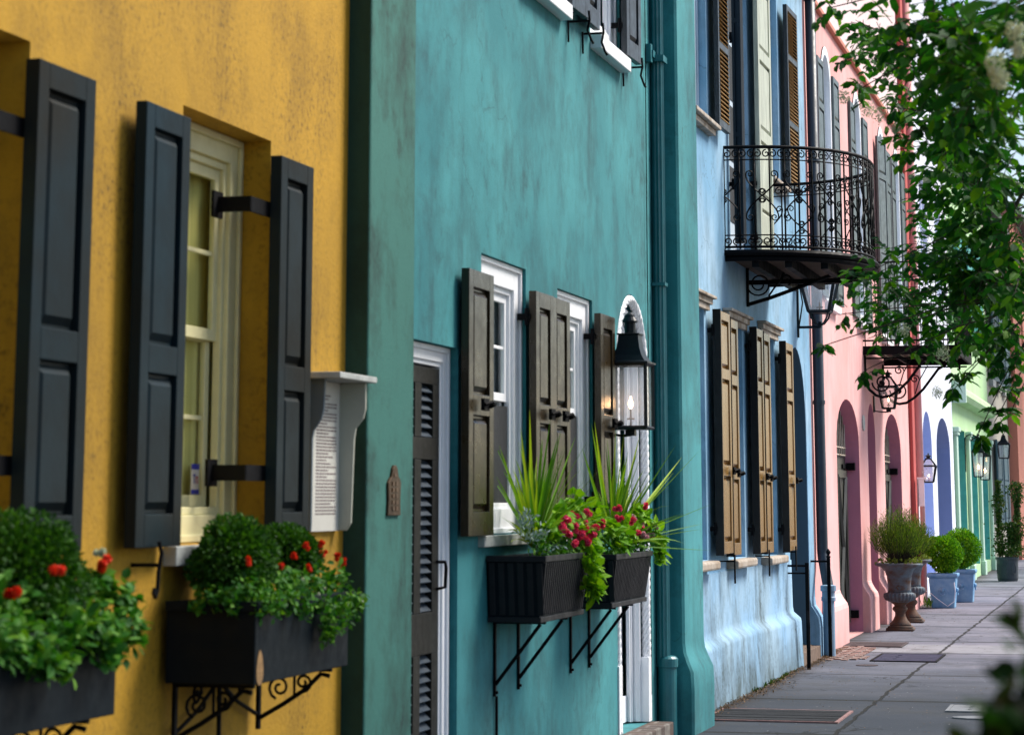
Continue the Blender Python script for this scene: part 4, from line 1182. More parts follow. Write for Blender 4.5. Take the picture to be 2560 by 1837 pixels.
def vscroll(y, cx, cz, r, a0, turns, sgn, n=22, k=.8):
    return [(cx + r * (1 - k * i / n) * cos(a0 + sgn * 2 * pi * turns * i / n), y, cz + r * (1 - k * i / n) * sin(a0 + sgn * 2 * pi * turns * i / n)) for i in range(n + 1)]
def scroll_bracket(parent, y, x0, zt, drop=.19, reach=.30):
    m = MB()
    m.box(x0, x0 + .014, y - .012, y + .012, zt - drop - .04, zt)
    m.box(x0, x0 + reach, y - .010, y + .010, zt - .014, zt - .001)
    m.tube([(x0 + .01, y, zt - drop), (x0 + reach * .35, y, zt - drop * .72), (x0 + reach * .65, y, zt - drop * .42), (x0 + reach * .85, y, zt - drop * .12), (x0 + reach * .97, y, zt - .03)], .009, 7)
    m.tube(vscroll(y, x0 + reach * .62, zt - .055, .035, -pi * .5, 1.4, 1, 16), .006, 5)
    m.tube(vscroll(y, x0 + reach * .30, zt - .075, .045, -pi * .6, 1.5, -1, 18), .006, 5)
    m.tube([(x0 + reach * .5, y, zt - drop * .58), (x0 + reach * .5, y, zt - .01)], .006, 5)
    return m.build('bracket', 'iron', parent)
g1 = 'window boxes on the yellow house'
wb2 = win_box('window_box', 'blue black window box with a bare wood scar, under the yellow house window', .03, .36, 8.0, 9.02, .975, 1.25, 'box_blk', g1)
for y in (8.08, 8.92): scroll_bracket(wb2, y, .03, .972)
m = MB()
m.tube([(.035, 8.10, .80), (.035, 8.3, .86), (.035, 8.5, .95)], .008, 6); m.tube([(.035, 8.9, .80), (.035, 8.7, .86), (.035, 8.5, .95)], .008, 6)
m.tube([(.04, 8.5, .975), (.04, 8.5, .70)], .009, 6)
for c_, s_ in ((8.28, 1), (8.72, -1)): m.tube([(.04, c_ + s_ * .045 * (1 - .8 * i / 18) * cos(i * .5), .915 + .045 * (1 - .8 * i / 18) * sin(i * .5)) for i in range(19)], .006, 5)
m.build('bracket', 'iron', wb2)
m = MB(); m.prism([(.3605, 8.045 + .032 * cos(2 * pi * i / 14) * (1 - .3 * sin(2 * pi * i / 14)), 1.03 + .06 * sin(2 * pi * i / 14)) for i in range(14)], (.002, 0, 0)); m.build('bare_patch', 'raw_wood', wb2)
wb1 = win_box('window_box', 'blue black window box cut off by the left edge of the photo', .03, .36, 5.62, 6.82, .975, 1.235, 'box_blk', g1)
for y in (5.75, 6.70): scroll_bracket(wb1, y, .03, .972)
g2 = 'window boxes on the teal house'
for y0, y1, lb in ((12.22, 13.27, 'charcoal ribbed window box left of the pair on the teal wall'), (13.97, 15.05, 'charcoal ribbed window box nearer the gas lantern on the teal wall')):
    t = win_box('window_box', lb, .055, .36, y0, y1, .985, 1.31 if y0 < 13 else 1.28, 'box_blk', g2, ribs=True, taper=.035)
    for y in (y0 + .16, y0 + .66):
        m = MB()
        m.box(.052, .064, y - .011, y + .011, .60, .983); m.box(.052, .33, y - .009, y + .009, .967, .979)
        m.tube([(.062, y, .66), (.30, y, .965)], .010, 6)
        m.tube([(.055, y, .62), (.075, y, .62)], .008, 6)
        m.build('bracket', 'iron', t)
m = MB(); m.tube([(.062, 12.40, 0), (.062, 12.40, .60)], .008, 6); m.build('conduit', 'iron', th)

# ------------------------------------------------------------------ plants in the window boxes
def plant(name, loc, label, cat='plant', group=None): return thing(name, loc, label, cat, group)
gb = 'clipped boxwoods in the yellow house boxes'
for c, r, n, lb in (((.19, 8.20, 1.40), .155, 3600, 'larger clipped round boxwood in the window box under the yellow window'),
                    ((.19, 8.78, 1.39), .125, 2600, 'smaller clipped round boxwood beside red geraniums, next to the louder ball'.replace('louder', 'larger')),
                    ((.20, 6.46, 1.38), .20, 4600, 'big round boxwood in the window box at the left edge')):
    t = plant('boxwood', (c[0], c[1], 1.2), lb, 'shrub', gb)
    m = MB(); leaf_ball(m, c, r, int(n * 1.5), .021, .013, .5, flat=(1, 1.3, .88), lump=.32); leaf_ball(m, c, r * .78, n // 2, .035, .024, .5, flat=(1, 1.25, .9), lump=.2); m.build('foliage', 'box_leaf', t, recalc=False)
    m = MB()
    for k_ in range(7):
        v = rv(); m.tube([(c[0], c[1], 1.19), (c[0] + v.x * r * .2, c[1] + v.y * r * .2, c[2] - r * .4), (c[0] + v.x * r * .7, c[1] + v.y * r * .7, c[2] + v.z * r * .5)], [.008, .006, .003], 5)
    m.build('stem', 'twig', t)
def trailing(m, pts, rad, n, L, W, kind=1):
    for p in pts:
        q = p if len(p) == 4 else (*p, rad)
        for _ in range(n):
            v = rv() * q[3] * random.random() ** .4
            d = Vector((.6, 0, .1)) + rv() * .9
            leaf_card(m, Vector(q[:3]) + Vector((v.x * .7, v.y, v.z)), d, Vector((.5, 0, .8)) + rv() * .5, L * random.uniform(.6, 1.2), W * random.uniform(.6, 1.2), kind)
def flowers(parent, pts, mat, r=.018, name='flower', n=14, k=3, out=.035):
    for p in pts:
        p = (p[0] + out, p[1] - out * .3, p[2] + .012)
        m = MB()
        for _ in range(k):
            v = rv() * r * .7
            blob(m, Vector(p) + v, r, n)
        m.build(name, mat, parent, recalc=False)
t = plant('geranium', (.3, 8.5, 1.2), 'red geraniums spilling over the box under the yellow window', 'flowers')
m = MB()
top = [(.30, 8.02 + i * .085, 1.285 + .02 * sin(i * 1.7), .06) for i in range(12)]
spill = [(.37, 8.03, 1.24, .05), (.38, 8.12, 1.23, .05), (.37, 8.3, 1.24, .05), (.38, 8.45, 1.22, .06), (.40, 8.62, 1.20, .065), (.40, 8.70, 1.15, .06), (.41, 8.78, 1.17, .06), (.40, 8.86, 1.21, .06), (.40, 8.98, 1.21, .06), (.40, 8.64, 1.11, .035), (.33, 8.95, 1.29, .07), (.28, 7.98, 1.25, .05), (.22, 7.97, 1.27, .05), (.15, 7.98, 1.25, .045)]
trailing(m, top, .06, 85, .032, .022); trailing(m, spill, .06, 75, .030, .021)
m.build('foliage', 'trail_leaf', t, recalc=False)
flowers(t, [(.30, 7.99, 1.378), (.31, 8.30, 1.348), (.31, 8.59, 1.338), (.28, 8.52, 1.385), (.28, 8.66, 1.418), (.29, 8.83, 1.39), (.29, 8.80, 1.42), (.28, 9.03, 1.37), (.28, 9.09, 1.35)], 'red_petal', .014)
flowers(t, [(.38, 8.33, 1.305), (.38, 8.58, 1.27), (.40, 8.78, 1.20), (.40, 8.98, 1.205), (.39, 8.5, 1.25)], 'white_petal', .008, k=1)
t = plant('geranium', (.3, 6.3, 1.2), 'red geraniums with large leaves in the box at the left edge', 'flowers')
m = MB()
trailing(m, [(.30, 5.7 + i * .11, 1.29 + .02 * sin(i * 2.1), .085) for i in range(11)], .08, 85, .045, .032)
trailing(m, [(.39, 5.8 + i * .11, 1.22 + .03 * sin(i * 1.3), .07) for i in range(10)] + [(.42, 6.2, 1.16, .05), (.41, 6.33, 1.15, .05), (.41, 6.62, 1.17, .06), (.40, 6.78, 1.22, .07), (.36, 6.85, 1.30, .07), (.28, 6.84, 1.35, .06)], .07, 75, .042, .03)
m.build('foliage', 'trail_leaf', t, recalc=False)
flowers(t, [(.33, 6.38, 1.385), (.33, 6.11, 1.348), (.30, 6.78, 1.40), (.33, 5.9, 1.37)], 'red_petal', .022)
flowers(t, [(.25, 6.85, 1.432)], 'white_petal', .016)

def spikes(name, base, label, n, L, tips, bias=None):
    t = plant(name, base, label)
    m = MB()
    b = Vector(base)
    def blade(d, L_, w_, droop):
        pts = []
        k = 7
        side = d.cross(Vector((0, 0, 1)))
        if side.length < .05: side = Vector((1, 0, 0))
        side.normalize()
        side = (side + rv() * .6).normalized()
        p = b + rv() * .012 + Vector((0, 0, -.04))
        vs = []; fs = []
        dd = d.normalized()
        for i in range(k + 1):
            u = i / k
            w = w_ * (.55 + .9 * u if u < .4 else .91 * (1 - (u - .4) / .6) ** .8 * 1.0 + .02)
            s_ = side * w * .5
            n_ = dd.cross(side).normalized()
            vs += [p - s_, p + n_ * w * .18, p + s_]
            if i:
                a_ = 3 * (i - 1)
                fs += [(a_, a_ + 1, a_ + 4, a_ + 3), (a_ + 1, a_ + 2, a_ + 5, a_ + 4)]
            p = p + dd * (L_ / k)
            dd = (dd + Vector((0, 0, -1)) * droop * u / k * 2).normalized()
        m.add(vs, fs)
    for q in tips:
        d = Vector(q) - b
        blade(d + Vector((0, 0, .02)), d.length, .027, .02)
    for _ in range(n):
        a_ = random.uniform(0, 2 * pi); el = radians(random.uniform(6, 84))
        d = Vector((cos(a_) * cos(el) * .7, sin(a_) * cos(el) * 1.3, sin(el)))
        if d.x < 0: d.x *= .25
        if bias: d += Vector(bias)
        blade(d, L * random.uniform(.6, 1.05), random.uniform(.018, .030), random.uniform(.15, .9))
    m.build('foliage', 'spike_leaf', t, recalc=False)
    return t
spikes('spike_plant', (.20, 12.66, 1.40), 'fountain of green sword leaves in the ribbed box farther from the lantern', 84, .62,
       [(.25, 11.75, 1.9), (.25, 12.173, 2.0), (.25, 12.40, 2.10), (.25, 12.84, 2.06), (.25, 13.4, 1.98), (.25, 11.7, 1.74), (.25, 13.1, 2.0)])
spikes('spike_plant', (.20, 14.66, 1.36), 'fountain of sword leaves arching past the corner pilaster under the lantern', 84, .66,
       [(.25, 13.883, 2.07), (.25, 13.99, 2.09), (.28, 15.12, 2.02), (.5, 15.3, 1.98), (.62, 15.5, 1.94), (.72, 15.4, 1.60), (.70, 15.3, 1.30), (.40, 15.6, 1.80), (.62, 15.5, 1.46), (.25, 13.6, 1.93), (.4, 15.9, 1.9)], (.12, .10, 0))
gv = 'lime vines in the teal house boxes'
for lb, pts, loc in (('lime green vine hanging in a long tail between the two ribbed boxes', [(.30, 12.55, 1.42, .07), (.33, 12.9, 1.47, .08), (.33, 13.0, 1.56, .08), (.33, 13.15, 1.48, .09), (.36, 13.2, 1.38, .08), (.33, 13.35, 1.52, .08), (.36, 13.3, 1.30, .07), (.39, 13.12, 1.26, .07), (.40, 13.18, 1.20, .05), (.40, 13.1, 1.15, .04), (.41, 13.2, 1.10, .035), (.33, 12.7, 1.5, .06), (.34, 13.45, 1.45, .07)], (.3, 13.0, 1.26)),
                     ('lime green vine with pale pink flowers in the box below the lantern', [(.30, 14.1, 1.43, .08), (.34, 14.2, 1.36, .07), (.32, 14.9, 1.46, .09), (.34, 15.1, 1.42, .08), (.36, 15.2, 1.34, .07), (.37, 15.22, 1.25, .05), (.30, 14.8, 1.5, .07), (.33, 14.5, 1.42, .06)], (.3, 14.7, 1.24))):
    t = plant('trailing_vine', loc, lb, 'plant', gv)
    m = MB(); trailing(m, pts, .07, 34, .075, .055); m.build('foliage', 'lime_leaf', t, recalc=False)
    m = MB()
    for p in pts: m.tube([(.22, p[1] * .5 + loc[1] * .5, 1.24), (.3, p[1], max(1.3, p[2])), p[:3]], .003, 4)
    m.build('stem', 'twig', t)
t = plant('flowering_annual', (.25, 12.7, 1.26), 'magenta flowers among dark leaves in the farther ribbed box', 'flowers')
m = MB(); trailing(m, [(.30, 12.3 + i * .09, 1.34 + .03 * sin(i * 2), .07) for i in range(12)], .06, 55, .035, .022); m.build('foliage', 'trail_leaf', t, recalc=False)
flowers(t, [(.31, 13.13, 1.508), (.31, 13.20, 1.49), (.32, 12.62, 1.411), (.33, 12.90, 1.398), (.31, 12.64, 1.474), (.31, 12.84, 1.498), (.33, 13.45, 1.45), (.31, 12.96, 1.40), (.33, 12.75, 1.44), (.33, 13.05, 1.45), (.33, 13.28, 1.42), (.33, 12.5, 1.44), (.34, 13.0, 1.36), (.34, 12.7, 1.37), (.34, 13.15, 1.40)], 'pink_petal', .026, out=.07)
t = plant('flowering_annual', (.25, 14.5, 1.26), 'pale pink and red flowers in the ribbed box below the lantern', 'flowers')
m = MB(); trailing(m, [(.30, 14.05 + i * .09, 1.33 + .03 * sin(i * 2), .07) for i in range(12)], .06, 55, .035, .022); m.build('foliage', 'trail_leaf', t, recalc=False)
flowers(t, [(.31, 14.62, 1.468), (.32, 14.86, 1.436), (.32, 14.93, 1.43), (.33, 15.05, 1.37), (.32, 14.7, 1.40), (.34, 14.8, 1.37), (.34, 15.1, 1.42)], 'pale_petal', .024, 'pale_flower')
flowers(t, [(.30, 14.02, 1.53), (.30, 14.08, 1.485), (.30, 14.85, 1.55), (.33, 14.6, 1.43), (.33, 13.98, 1.54), (.33, 14.3, 1.46), (.33, 14.45, 1.40)], 'pink_petal', .022, out=.07)
t = plant('dusty_miller', (.25, 12.2, 1.28), 'silvery grey leaved plant at the near end of the ribbed box', 'plant')
m = MB()
for c in ((.28, 12.28, 1.44), (.24, 12.25, 1.50), (.30, 12.38, 1.38), (.28, 12.60, 1.42)):
    for _ in range(16):
        d = (rv() + Vector((.3, 0, .9))).normalized(); p0 = Vector(c) + rv() * .02 - Vector((0, 0, .04))
        for k_ in range(4): leaf_card(m, p0 + d * .025 * k_, d + rv() * .8, rv(), .03, .014, 0)
m.build('foliage', 'silver_leaf', t, recalc=False)

# ------------------------------------------------------------------ lanterns
def lantern(name, label, loc, w, h, roof, mount=None, wall_x=0.0, taper=0.0, mat='lamp_black', style='square', group=None, flame=True, wb=None):
    """loc = centre of the bottom frame; w = half width at top, wb = half width at bottom; h = glass height"""
    x, y, z = loc
    wb = wb if wb is not None else w
    t = thing(name, (wall_x, y, z), label, 'lantern', group)
    fr = MB(); r = max(.009, w * .095)
    def cor(s, zz): return [(x - s, y - s, zz), (x + s, y - s, zz), (x + s, y + s, zz), (x - s, y + s, zz)]
    B_ = cor(wb, z); T_ = cor(w, z + h)
    for i in range(4):
        fr.tube([B_[i], T_[i]], r, 4); fr.tube([B_[i], B_[(i + 1) % 4]], r, 4); fr.tube([T_[i], T_[(i + 1) % 4]], r * 1.2, 4)
    fr.frustum(x, y, z - .012, z + .004, wb * .9, wb * .9, wb * 1.02, wb * 1.02)
    fo = fr.build('frame', mat, t)
    g = MB()
    k = .93
    Bi = cor(wb * k, z + .004); Ti = cor(w * k, z + h)
    for i in range(4): g.add([Bi[i], Bi[(i + 1) % 4], Ti[(i + 1) % 4], Ti[i]], [(0, 1, 2, 3)])
    g.build('glass', 'lglass', t, recalc=False)
    rf = MB()
    zt = z + h
    if roof == 'concave':
        prof = [(w * 1.14, 0), (w * 1.14, .010), (w * .94, .018), (w * .74, .055), (w * .62, .10), (w * .55, .15), (w * .53, .182), (w * .60, .186), (w * .60, .194)]
        for i in range(len(prof) - 1): rf.frustum(x, y, zt + prof[i][1], zt + prof[i + 1][1], prof[i][0], prof[i][0], prof[i + 1][0], prof[i + 1][0])
        ch = MB(); ch.lathe([(w * .30, 0), (w * .30, .065), (w * .42, .066), (w * .42, .076), (w * .3, .10), (w * .26, .115), (w * .1, .13), (.002, .133)], (x, y, zt + .20), 16)
        ch.build('chimney', mat, t)
    elif roof == 'pagoda':
        prof = [(w * 1.12, 0), (w * 1.12, .015), (w * .8, .07), (w * .5, .16), (w * .36, .25), (w * .36, .30)]
        for i in range(len(prof) - 1): rf.frustum(x, y, zt + prof[i][1] * h * 2, zt + prof[i + 1][1] * h * 2, prof[i][0], prof[i][0], prof[i + 1][0], prof[i + 1][0])
        ch = MB(); ch.lathe([(w * .22, 0), (w * .3, h * .05), (w * .12, h * .1), (w * .14, h * .14), (.003, h * .2)], (x, y, zt + .6 * h), 10); ch.build('finial', mat, t)
    else:             # hip: glass pyramid roof with vented cap
        zr = zt + h * .42
        C_ = cor(w * .34, zr)
        for i in range(4): rf.tube([T_[i], C_[i]], r, 4)
        rf.frustum(x, y, zr, zr + h * .06, w * .42, w * .42, w * .42, w * .42)
        g2_ = MB(); Ci = cor(w * .32, zr)
        for i in range(4): g2_.add([Ti[i], Ti[(i + 1) % 4], Ci[(i + 1) % 4], Ci[i]], [(0, 1, 2, 3)])
        g2_.build('roof_glass', 'lglass', t, recalc=False)
        ch = MB(); ch.lathe([(w * .26, 0), (w * .26, h * .10), (w * .46, h * .11), (w * .42, h * .16), (w * .2, h * .20), (w * .08, h * .23), (w * .1, h * .27), (.003, h * .33)], (x, y, zr + h * .06), 12); ch.build('chimney', mat, t)
    rf.build('roof', mat, t)
    bn = MB(); bn.tube([(x, y, z), (x, y, z + h * .30)], r * .55, 6); bn.tube([(x - r * 2, y, z + h * .14), (x + r * 2, y, z + h * .14)], r * .5, 5); bn.tube([(x, y - r * 2, z + h * .16), (x, y + r * 2, z + h * .16)], r * .5, 5)
    bn.build('burner', 'copper', t)
    if flame:
        f = MB(); s_ = h * .07
        f.lathe([(s_ * .1, 0), (s_ * .45, s_ * .5), (s_ * .55, s_), (s_ * .38, s_ * 1.7), (s_ * .1, s_ * 2.6), (.001, s_ * 2.8)], (x, y, z + h * .30), 8); f.build('flame', 'flame', t, smooth=True)
    if mount:
        m_ = MB(); mount(m_, x, y, z, h, w, wall_x); m_.build('bracket', mat, t, smooth=False)
    return t
def mount_side(m, x, y, z, h, w, wx):
    m.box(wx, wx + .02, y - .04, y + .04, z - .05, z + h * .6)
    m.box(x - .03, x + .03, y - .03, y + .03, z - .05, z - .012)
    m.tube([(wx + .01, y, z + .06), (wx + .02, y, z - .035), (x - w * .5, y, z - .05), (x, y, z - .045)], .010, 6)
def mount_low(m, x, y, z, h, w, wx):
    m.box(wx, wx + .02, y - .02, y + .02, z - .26, z + h + .06)
    m.tube([(wx + .02, y, z - .155), (x, y, z - .155)], .015, 6); m.tube([(x, y, z - .165), (x, y, z - .10)], .02, 6)
    m.tube([(wx + .01, y, z - .2), (wx + .06, y, z + .1), (wx + .02, y, z + h)], .008, 5)
    for a_ in range(4):
        dx, dy = (1, 1, -1, -1)[a_] * w * .5, (1, -1, 1, -1)[a_] * w * .5
        m.tube([(x, y, z - .14), (x + dx * .45, y + dy * .45, z - .12), (x + dx * .9, y + dy * .9, z - .06), (x + dx * 1.05, y + dy * 1.05, z)], .010, 5)
def mount_arch(m, x, y, z, h, w, wx):
    zt = z + h * 1.42 + .05
    m.box(wx, wx + .018, y - .018, y + .018, z + h * .2, zt)
    R = (x - wx) / 2
    m.tube([(wx + .01, y, z + h * .6)] + [(wx + R - (R - .01) * cos(pi * i / 12), y, zt + .8 * R * sin(pi * i / 12)) for i in range(13)], .013, 6)
    m.tube(vscroll(y, x - .06, zt + .02, .07, 0, 1.6, 1, 26), .009, 5)
lantern('gas_lantern', 'tall black and copper gas lantern burning beside the rope moulded arch', (.20, 15.25, 2.05), .122, .405, 'concave', mount_side, .05, mat='lamp_black')
lantern('street_lantern', 'large tapering iron lantern with clear glass hung below the round balcony', (.235, 24.84, 3.50), .18, .34, 'hip', mount_low, 0.0, wb=.105, flame=False)
lantern('gas_lantern', 'tapered lantern hanging in front of the pink wall under the scroll brackets', (.20, 32.2, 2.78), .12, .28, 'hip', mount_side, 0.0, wb=.075)
lantern('gas_lantern', 'black lantern with pointed cap in front of the lavender house', (.15, 38.9, 1.87), .115, .25, 'hip', lambda m, x, y, z, h, w, wx: m.box(wx, x - w * .8, y - .02, y + .02, z + h - .03, z + h), .03, wb=.07)
gl = 'pair of scroll armed lanterns on the green house'
lantern('gas_lantern', 'left one of two lanterns hanging from scroll arms on the green house', (.26, 49.7, 2.05), .115, .48, 'pagoda', mount_arch, 0.0, wb=.085, group=gl)
lantern('gas_lantern', 'right one of two lanterns hanging from scroll arms on the green house', (.30, 51.2, 2.0), .12, .48, 'pagoda', mount_arch, 0.0, wb=.085, group=gl)
lantern('gas_lantern', 'unlit black lantern with a tall cap beside the salmon coloured wall', (.25, 59.9, 2.58), .14, .33, 'pagoda', lambda m, x, y, z, h, w, wx: (m.box(wx, wx + .03, y - .06, y + .06, z - .05, z + h), m.box(wx + .03, x - w * .8, y - .02, y + .02, z + .12, z + .15)), 0.0, wb=.11, flame=False)

# ------------------------------------------------------------------ signs and plaques
t = thing('notice_board', (0, 9.7, 1.46), 'white printed notice in a roofed holder at the yellow house corner', 'notice board')
def hprof(y, dy):
    P = [(0.003, 1.47), (.055, 1.47), (.075, 1.50), (.085, 1.85), (.092, 1.90), (.125, 1.94), (.135, 1.98), (.135, 2.09), (.003, 2.09)] if y > 9.7 else [(0.003, 1.47), (.024, 1.47), (.026, 1.50), (.026, 1.85), (.032, 1.88), (.065, 1.93), (.075, 1.97), (.08, 2.09), (.003, 2.09)]
    m_ = MB(); m_.prism([(x, y, z) for x, z in P], (0, dy, 0)); return m_
hprof(9.53, .018).build('side_panel', 'holder_side', t, bevel=.003); hprof(9.905, .018).build('side_panel', 'holder', t, bevel=.003)
m = MB(); m.box(.002, .02, 9.549, 9.904, 1.47, 2.09); m.build('back', 'paper', t)
m = MB(); m.box(.0, .165, 9.47, 9.975, 2.092, 2.118); m.build('lid', 'offwhite', t, bevel=.004)
m = MB()
zz = 2.03; row = 0
while zz > 1.535:
    y = 9.60; ye = 9.86
    if row in (0, 1): y, ye = 9.67 + row * .02, 9.78 - row * .03
    if row in (2,): zz -= .006
    ln = ye if random.random() < .7 else random.uniform(9.72, 9.85)
    while y < ln:
        w_ = random.uniform(.012, .04); m.box(.0203, .021, y, min(y + w_, ln), zz - .0035, zz + .003); y += w_ + .007
    zz -= .0138; row += 1
m.build('print', 'ink', t)
t = thing('wall_plaque', (.105, 10.4, 1.53), 'small bronze shield plaque on the stained teal pier', 'plaque')
m = MB(); P = [(10.305, 1.53), (10.495, 1.53), (10.49, 1.60), (10.50, 1.672), (10.485, 1.69), (10.462, 1.70), (10.445, 1.735), (10.425, 1.75), (10.395, 1.75), (10.375, 1.735), (10.358, 1.70), (10.335, 1.69), (10.31, 1.672), (10.316, 1.60)]
m.prism([(.105, y, z) for y, z in P], (.012, 0, 0)); pq = m.build('plate', 'bronze', t, bevel=.002)
m = MB()
for k_ in range(5):
    for y in (10.36, 10.41): m.box(.117, .121, y, y + .034, 1.552 + k_ * .027, 1.57 + k_ * .027)
m.box(.117, .120, 10.385, 10.42, 1.70, 1.715); m.build('relief', 'copper', pq)
t = thing('utility_wire', (.07, 14, 4.0), 'thin black wire stapled along the teal wall near the downspout', 'wire')
m = MB(); m.tube([(.062, 16.55, 8), (.062, 16.56, 5.2), (.064, 16.54, 3.4), (.062, 16.56, 2.0), (.062, 16.55, .3)], .0035, 5); m.build('cable', 'iron', t)
t = thing('house_number', (0, 30.86, 2.5), 'small oval number plate between the pink arches', 'sign')
m = MB(); m.prism([(.001, 30.86 + .13 * cos(2 * pi * i / 16), 2.55 + .10 * sin(2 * pi * i / 16)) for i in range(16)], (.015, 0, 0)); m.build('plate', 'offwhite', t)
t = thing('notice_board', (0.03, 38.3, 1.3), 'white brochure holder on the pink corner before the lavender house', 'notice board')
m = MB(); m.box(.105, .115, 37.36, 37.50, 1.2, 1.90); m.box(.10, .20, 37.36, 37.375, 1.5, 1.90); m.build('holder', 'white', t)
m = MB(); m.box(.10, .24, 37.33, 37.53, 1.902, 1.93); m.build('lid', 'white', t)

# ------------------------------------------------------------------ stair railing at the blue archway
t = thing('handrail', (.18, 23.75, 0), 'black iron handrail posts flanking the blue archway step', 'railing')
for (y, x, h) in ((23.66, .20, .97), (25.45, .19, .97)):
    m = MB(); m.box(x - .017, x + .017, y - .017, y + .017, 0, h + .03)
    if y > 25: m.lathe([(.018, 0), (.024, .02), (.012, .035), (.026, .06), (.022, .075), (.002, .10)], (x, y, h + .03), 10)
    m.build('post', 'iron', t)
    m = MB(); m.tube([(-.02, y, h), (x, y, h)], .012, 6)
    if y < 25: m.tube([(-.02, y, h - .07), (x, y, h - .07)], .009, 6)
    m.build('rail', 'iron', t)
    m = MB(); m.tube([(x, y - .02, .55), (x + .012, y - .03, .4), (x, y - .02, .18)], .012, 5); m.build('collar', 'iron', t)

# ------------------------------------------------------------------ urns and pots
def urn():
    t = thing('garden_urn', (.40, 30.86, 0), 'rusty blue grey iron urn planted with rosemary, the nearer one', 'urn', 'rusty iron urns on the sidewalk')
    c = (.40, 30.86, 0)
    m = MB(); m.frustum(c[0], c[1], 0, .035, .165, .165, .165, .165); m.frustum(c[0], c[1], .036, .06, .15, .15, .14, .14)
    m.lathe([(.135, .06), (.13, .085), (.09, .13), (.065, .18), (.062, .22), (.085, .245), (.095, .265), (.085, .285), (.068, .30), (.075, .315), (.11, .34), (.11, .345)], c, 32)
    m.build('foot', 'rust2', t, smooth=True)
    m = MB(); m.lathe([(.11, .345), (.17, .37), (.19, .41), (.185, .45), (.15, .465)], c, 96, 24, .022, (.35, .455)); m.build('gadroon', 'rust', t, smooth=True)
    m = MB(); m.lathe([(.145, .465), (.142, .50), (.145, .58), (.155, .66), (.175, .72), (.215, .765), (.275, .785), (.295, .795), (.295, .815), (.285, .82), (.262, .815), (.24, .79), (.0, .77)], c, 48); m.build('bowl', 'rust', t, smooth=True)
    m = MB()
    m.tube([(c[0], c[1] - .15, .50), (c[0] - .02, c[1] - .17, .535), (c[0], c[1] - .165, .555), (c[0] + .02, c[1] - .17, .535)], .008, 5); m.build('handle', 'rust2', t)
    return t
u1 = urn()
u2 = copy_tree(u1); u2.location = (.345, 32.93, 0); u2['label'] = 'rusty blue grey iron urn standing behind the nearer urn'
def rosemary(loc, r, h, label, n=420):
    t = thing('rosemary', loc, label, 'plant', 'rosemary bushes in the urns')
    m = MB(); st_ = MB()
    b = Vector(loc)
    for i in range(n):
        a_ = random.uniform(0, 2 * pi); q = random.random() ** .6
        top = b + Vector((cos(a_) * r * q, sin(a_) * r * q, h * (1 - .42 * q * q) * random.uniform(.62, 1.05)))
        p0 = b + Vector((cos(a_) * .10 * q, sin(a_) * .10 * q, .02))
        mid = p0.lerp(top, .5) + Vector((cos(a_), sin(a_), 0)) * r * .12
        if i % 4 == 0: st_.tube([p0, mid, top], [.004, .003, .0015], 4, cap=False)
        L_ = 14
        for k_ in range(L_):
            u = .30 + .70 * (k_ + random.random()) / L_
            p = p0.lerp(mid, u * 2) if u < .5 else mid.lerp(top, u * 2 - 1)
            d = ((top - mid).normalized() * 1.4 + rv() * .8)
            leaf_card(m, p, d, rv(), .05, .006, 0)
    m.build('foliage', 'rosemary', t, recalc=False); st_.build('stem', 'twig', t)
    return t
rosemary((.40, 30.86, .80), .37, .72, 'feathery rosemary bush growing in the nearer urn', 620)
rosemary((.345, 32.93, .80), .36, .60, 'rosemary bush half hidden behind the nearer one', 420)
for k_, (x, y) in enumerate(((.40, 30.86), (.345, 32.93))):
    t = thing('succulent', (x, y, .8), ('yellow green succulents around the rim of the nearer urn', 'yellow green succulents on the rim of the far urn')[k_], 'plant', 'succulents on the urn rims')
    m = MB()
    for _ in range(90):
        a_ = random.uniform(0, 2 * pi); q = random.uniform(.14, .29)
        c = Vector((x + q * cos(a_), y + q * sin(a_), .815 + random.uniform(0, .06)))
        for _2 in range(9): leaf_card(m, c, rv() + Vector((0, 0, .5)), rv(), .024, .016, 0)
    m.build('foliage', 'succulent', t, recalc=False)
def pot(loc, s, h):
    t = thing('square_planter', loc, '', 'planter', 'chalky blue square planters')
    x, y, z = loc
    m = MB(); m.frustum(x, y, 0, h - .07, s * .40, s * .40, s * .48, s * .48); m.build('body', 'pot_blue', t, bevel=.012)
    m = MB()
    m.frustum(x, y, h - .07, h - .05, s * .48, s * .48, s * .55, s * .55); m.frustum(x, y, h - .0495, h, s * .55, s * .55, s * .55, s * .55); m.build('rim', 'pot_blue', t, bevel=.014)
    for sx_, sy_ in ((1, 0), (0, -1)):
        m = MB()
        cx, cy = x + sx_ * s * .455, y + sy_ * s * .455
        m.lathe([(.0, -.035), (.03, -.025), (.04, 0), (.03, .025), (0, .035)], (cx, cy, h * .52), 12)
        m.tube([(cx + (.02 + .035 * 0) * sx_ + .045 * cos(q_ * pi / 6) * abs(sy_), cy + .02 * sy_ + .045 * cos(q_ * pi / 6) * abs(sx_), h * .47 + .05 * sin(q_ * pi / 6)) for q_ in range(12)], .009, 5)
        m.build('relief', 'pot_blue', t, smooth=True)
    return t
p1 = pot((.43, 37.5, 0), .42, .51); p1['label'] = 'chalky blue square planter with a ring relief, nearer the urns'
p2 = copy_tree(p1); p2.location = (.56, 39.65, 0); p2['label'] = 'chalky blue square planter behind and right of its twin'
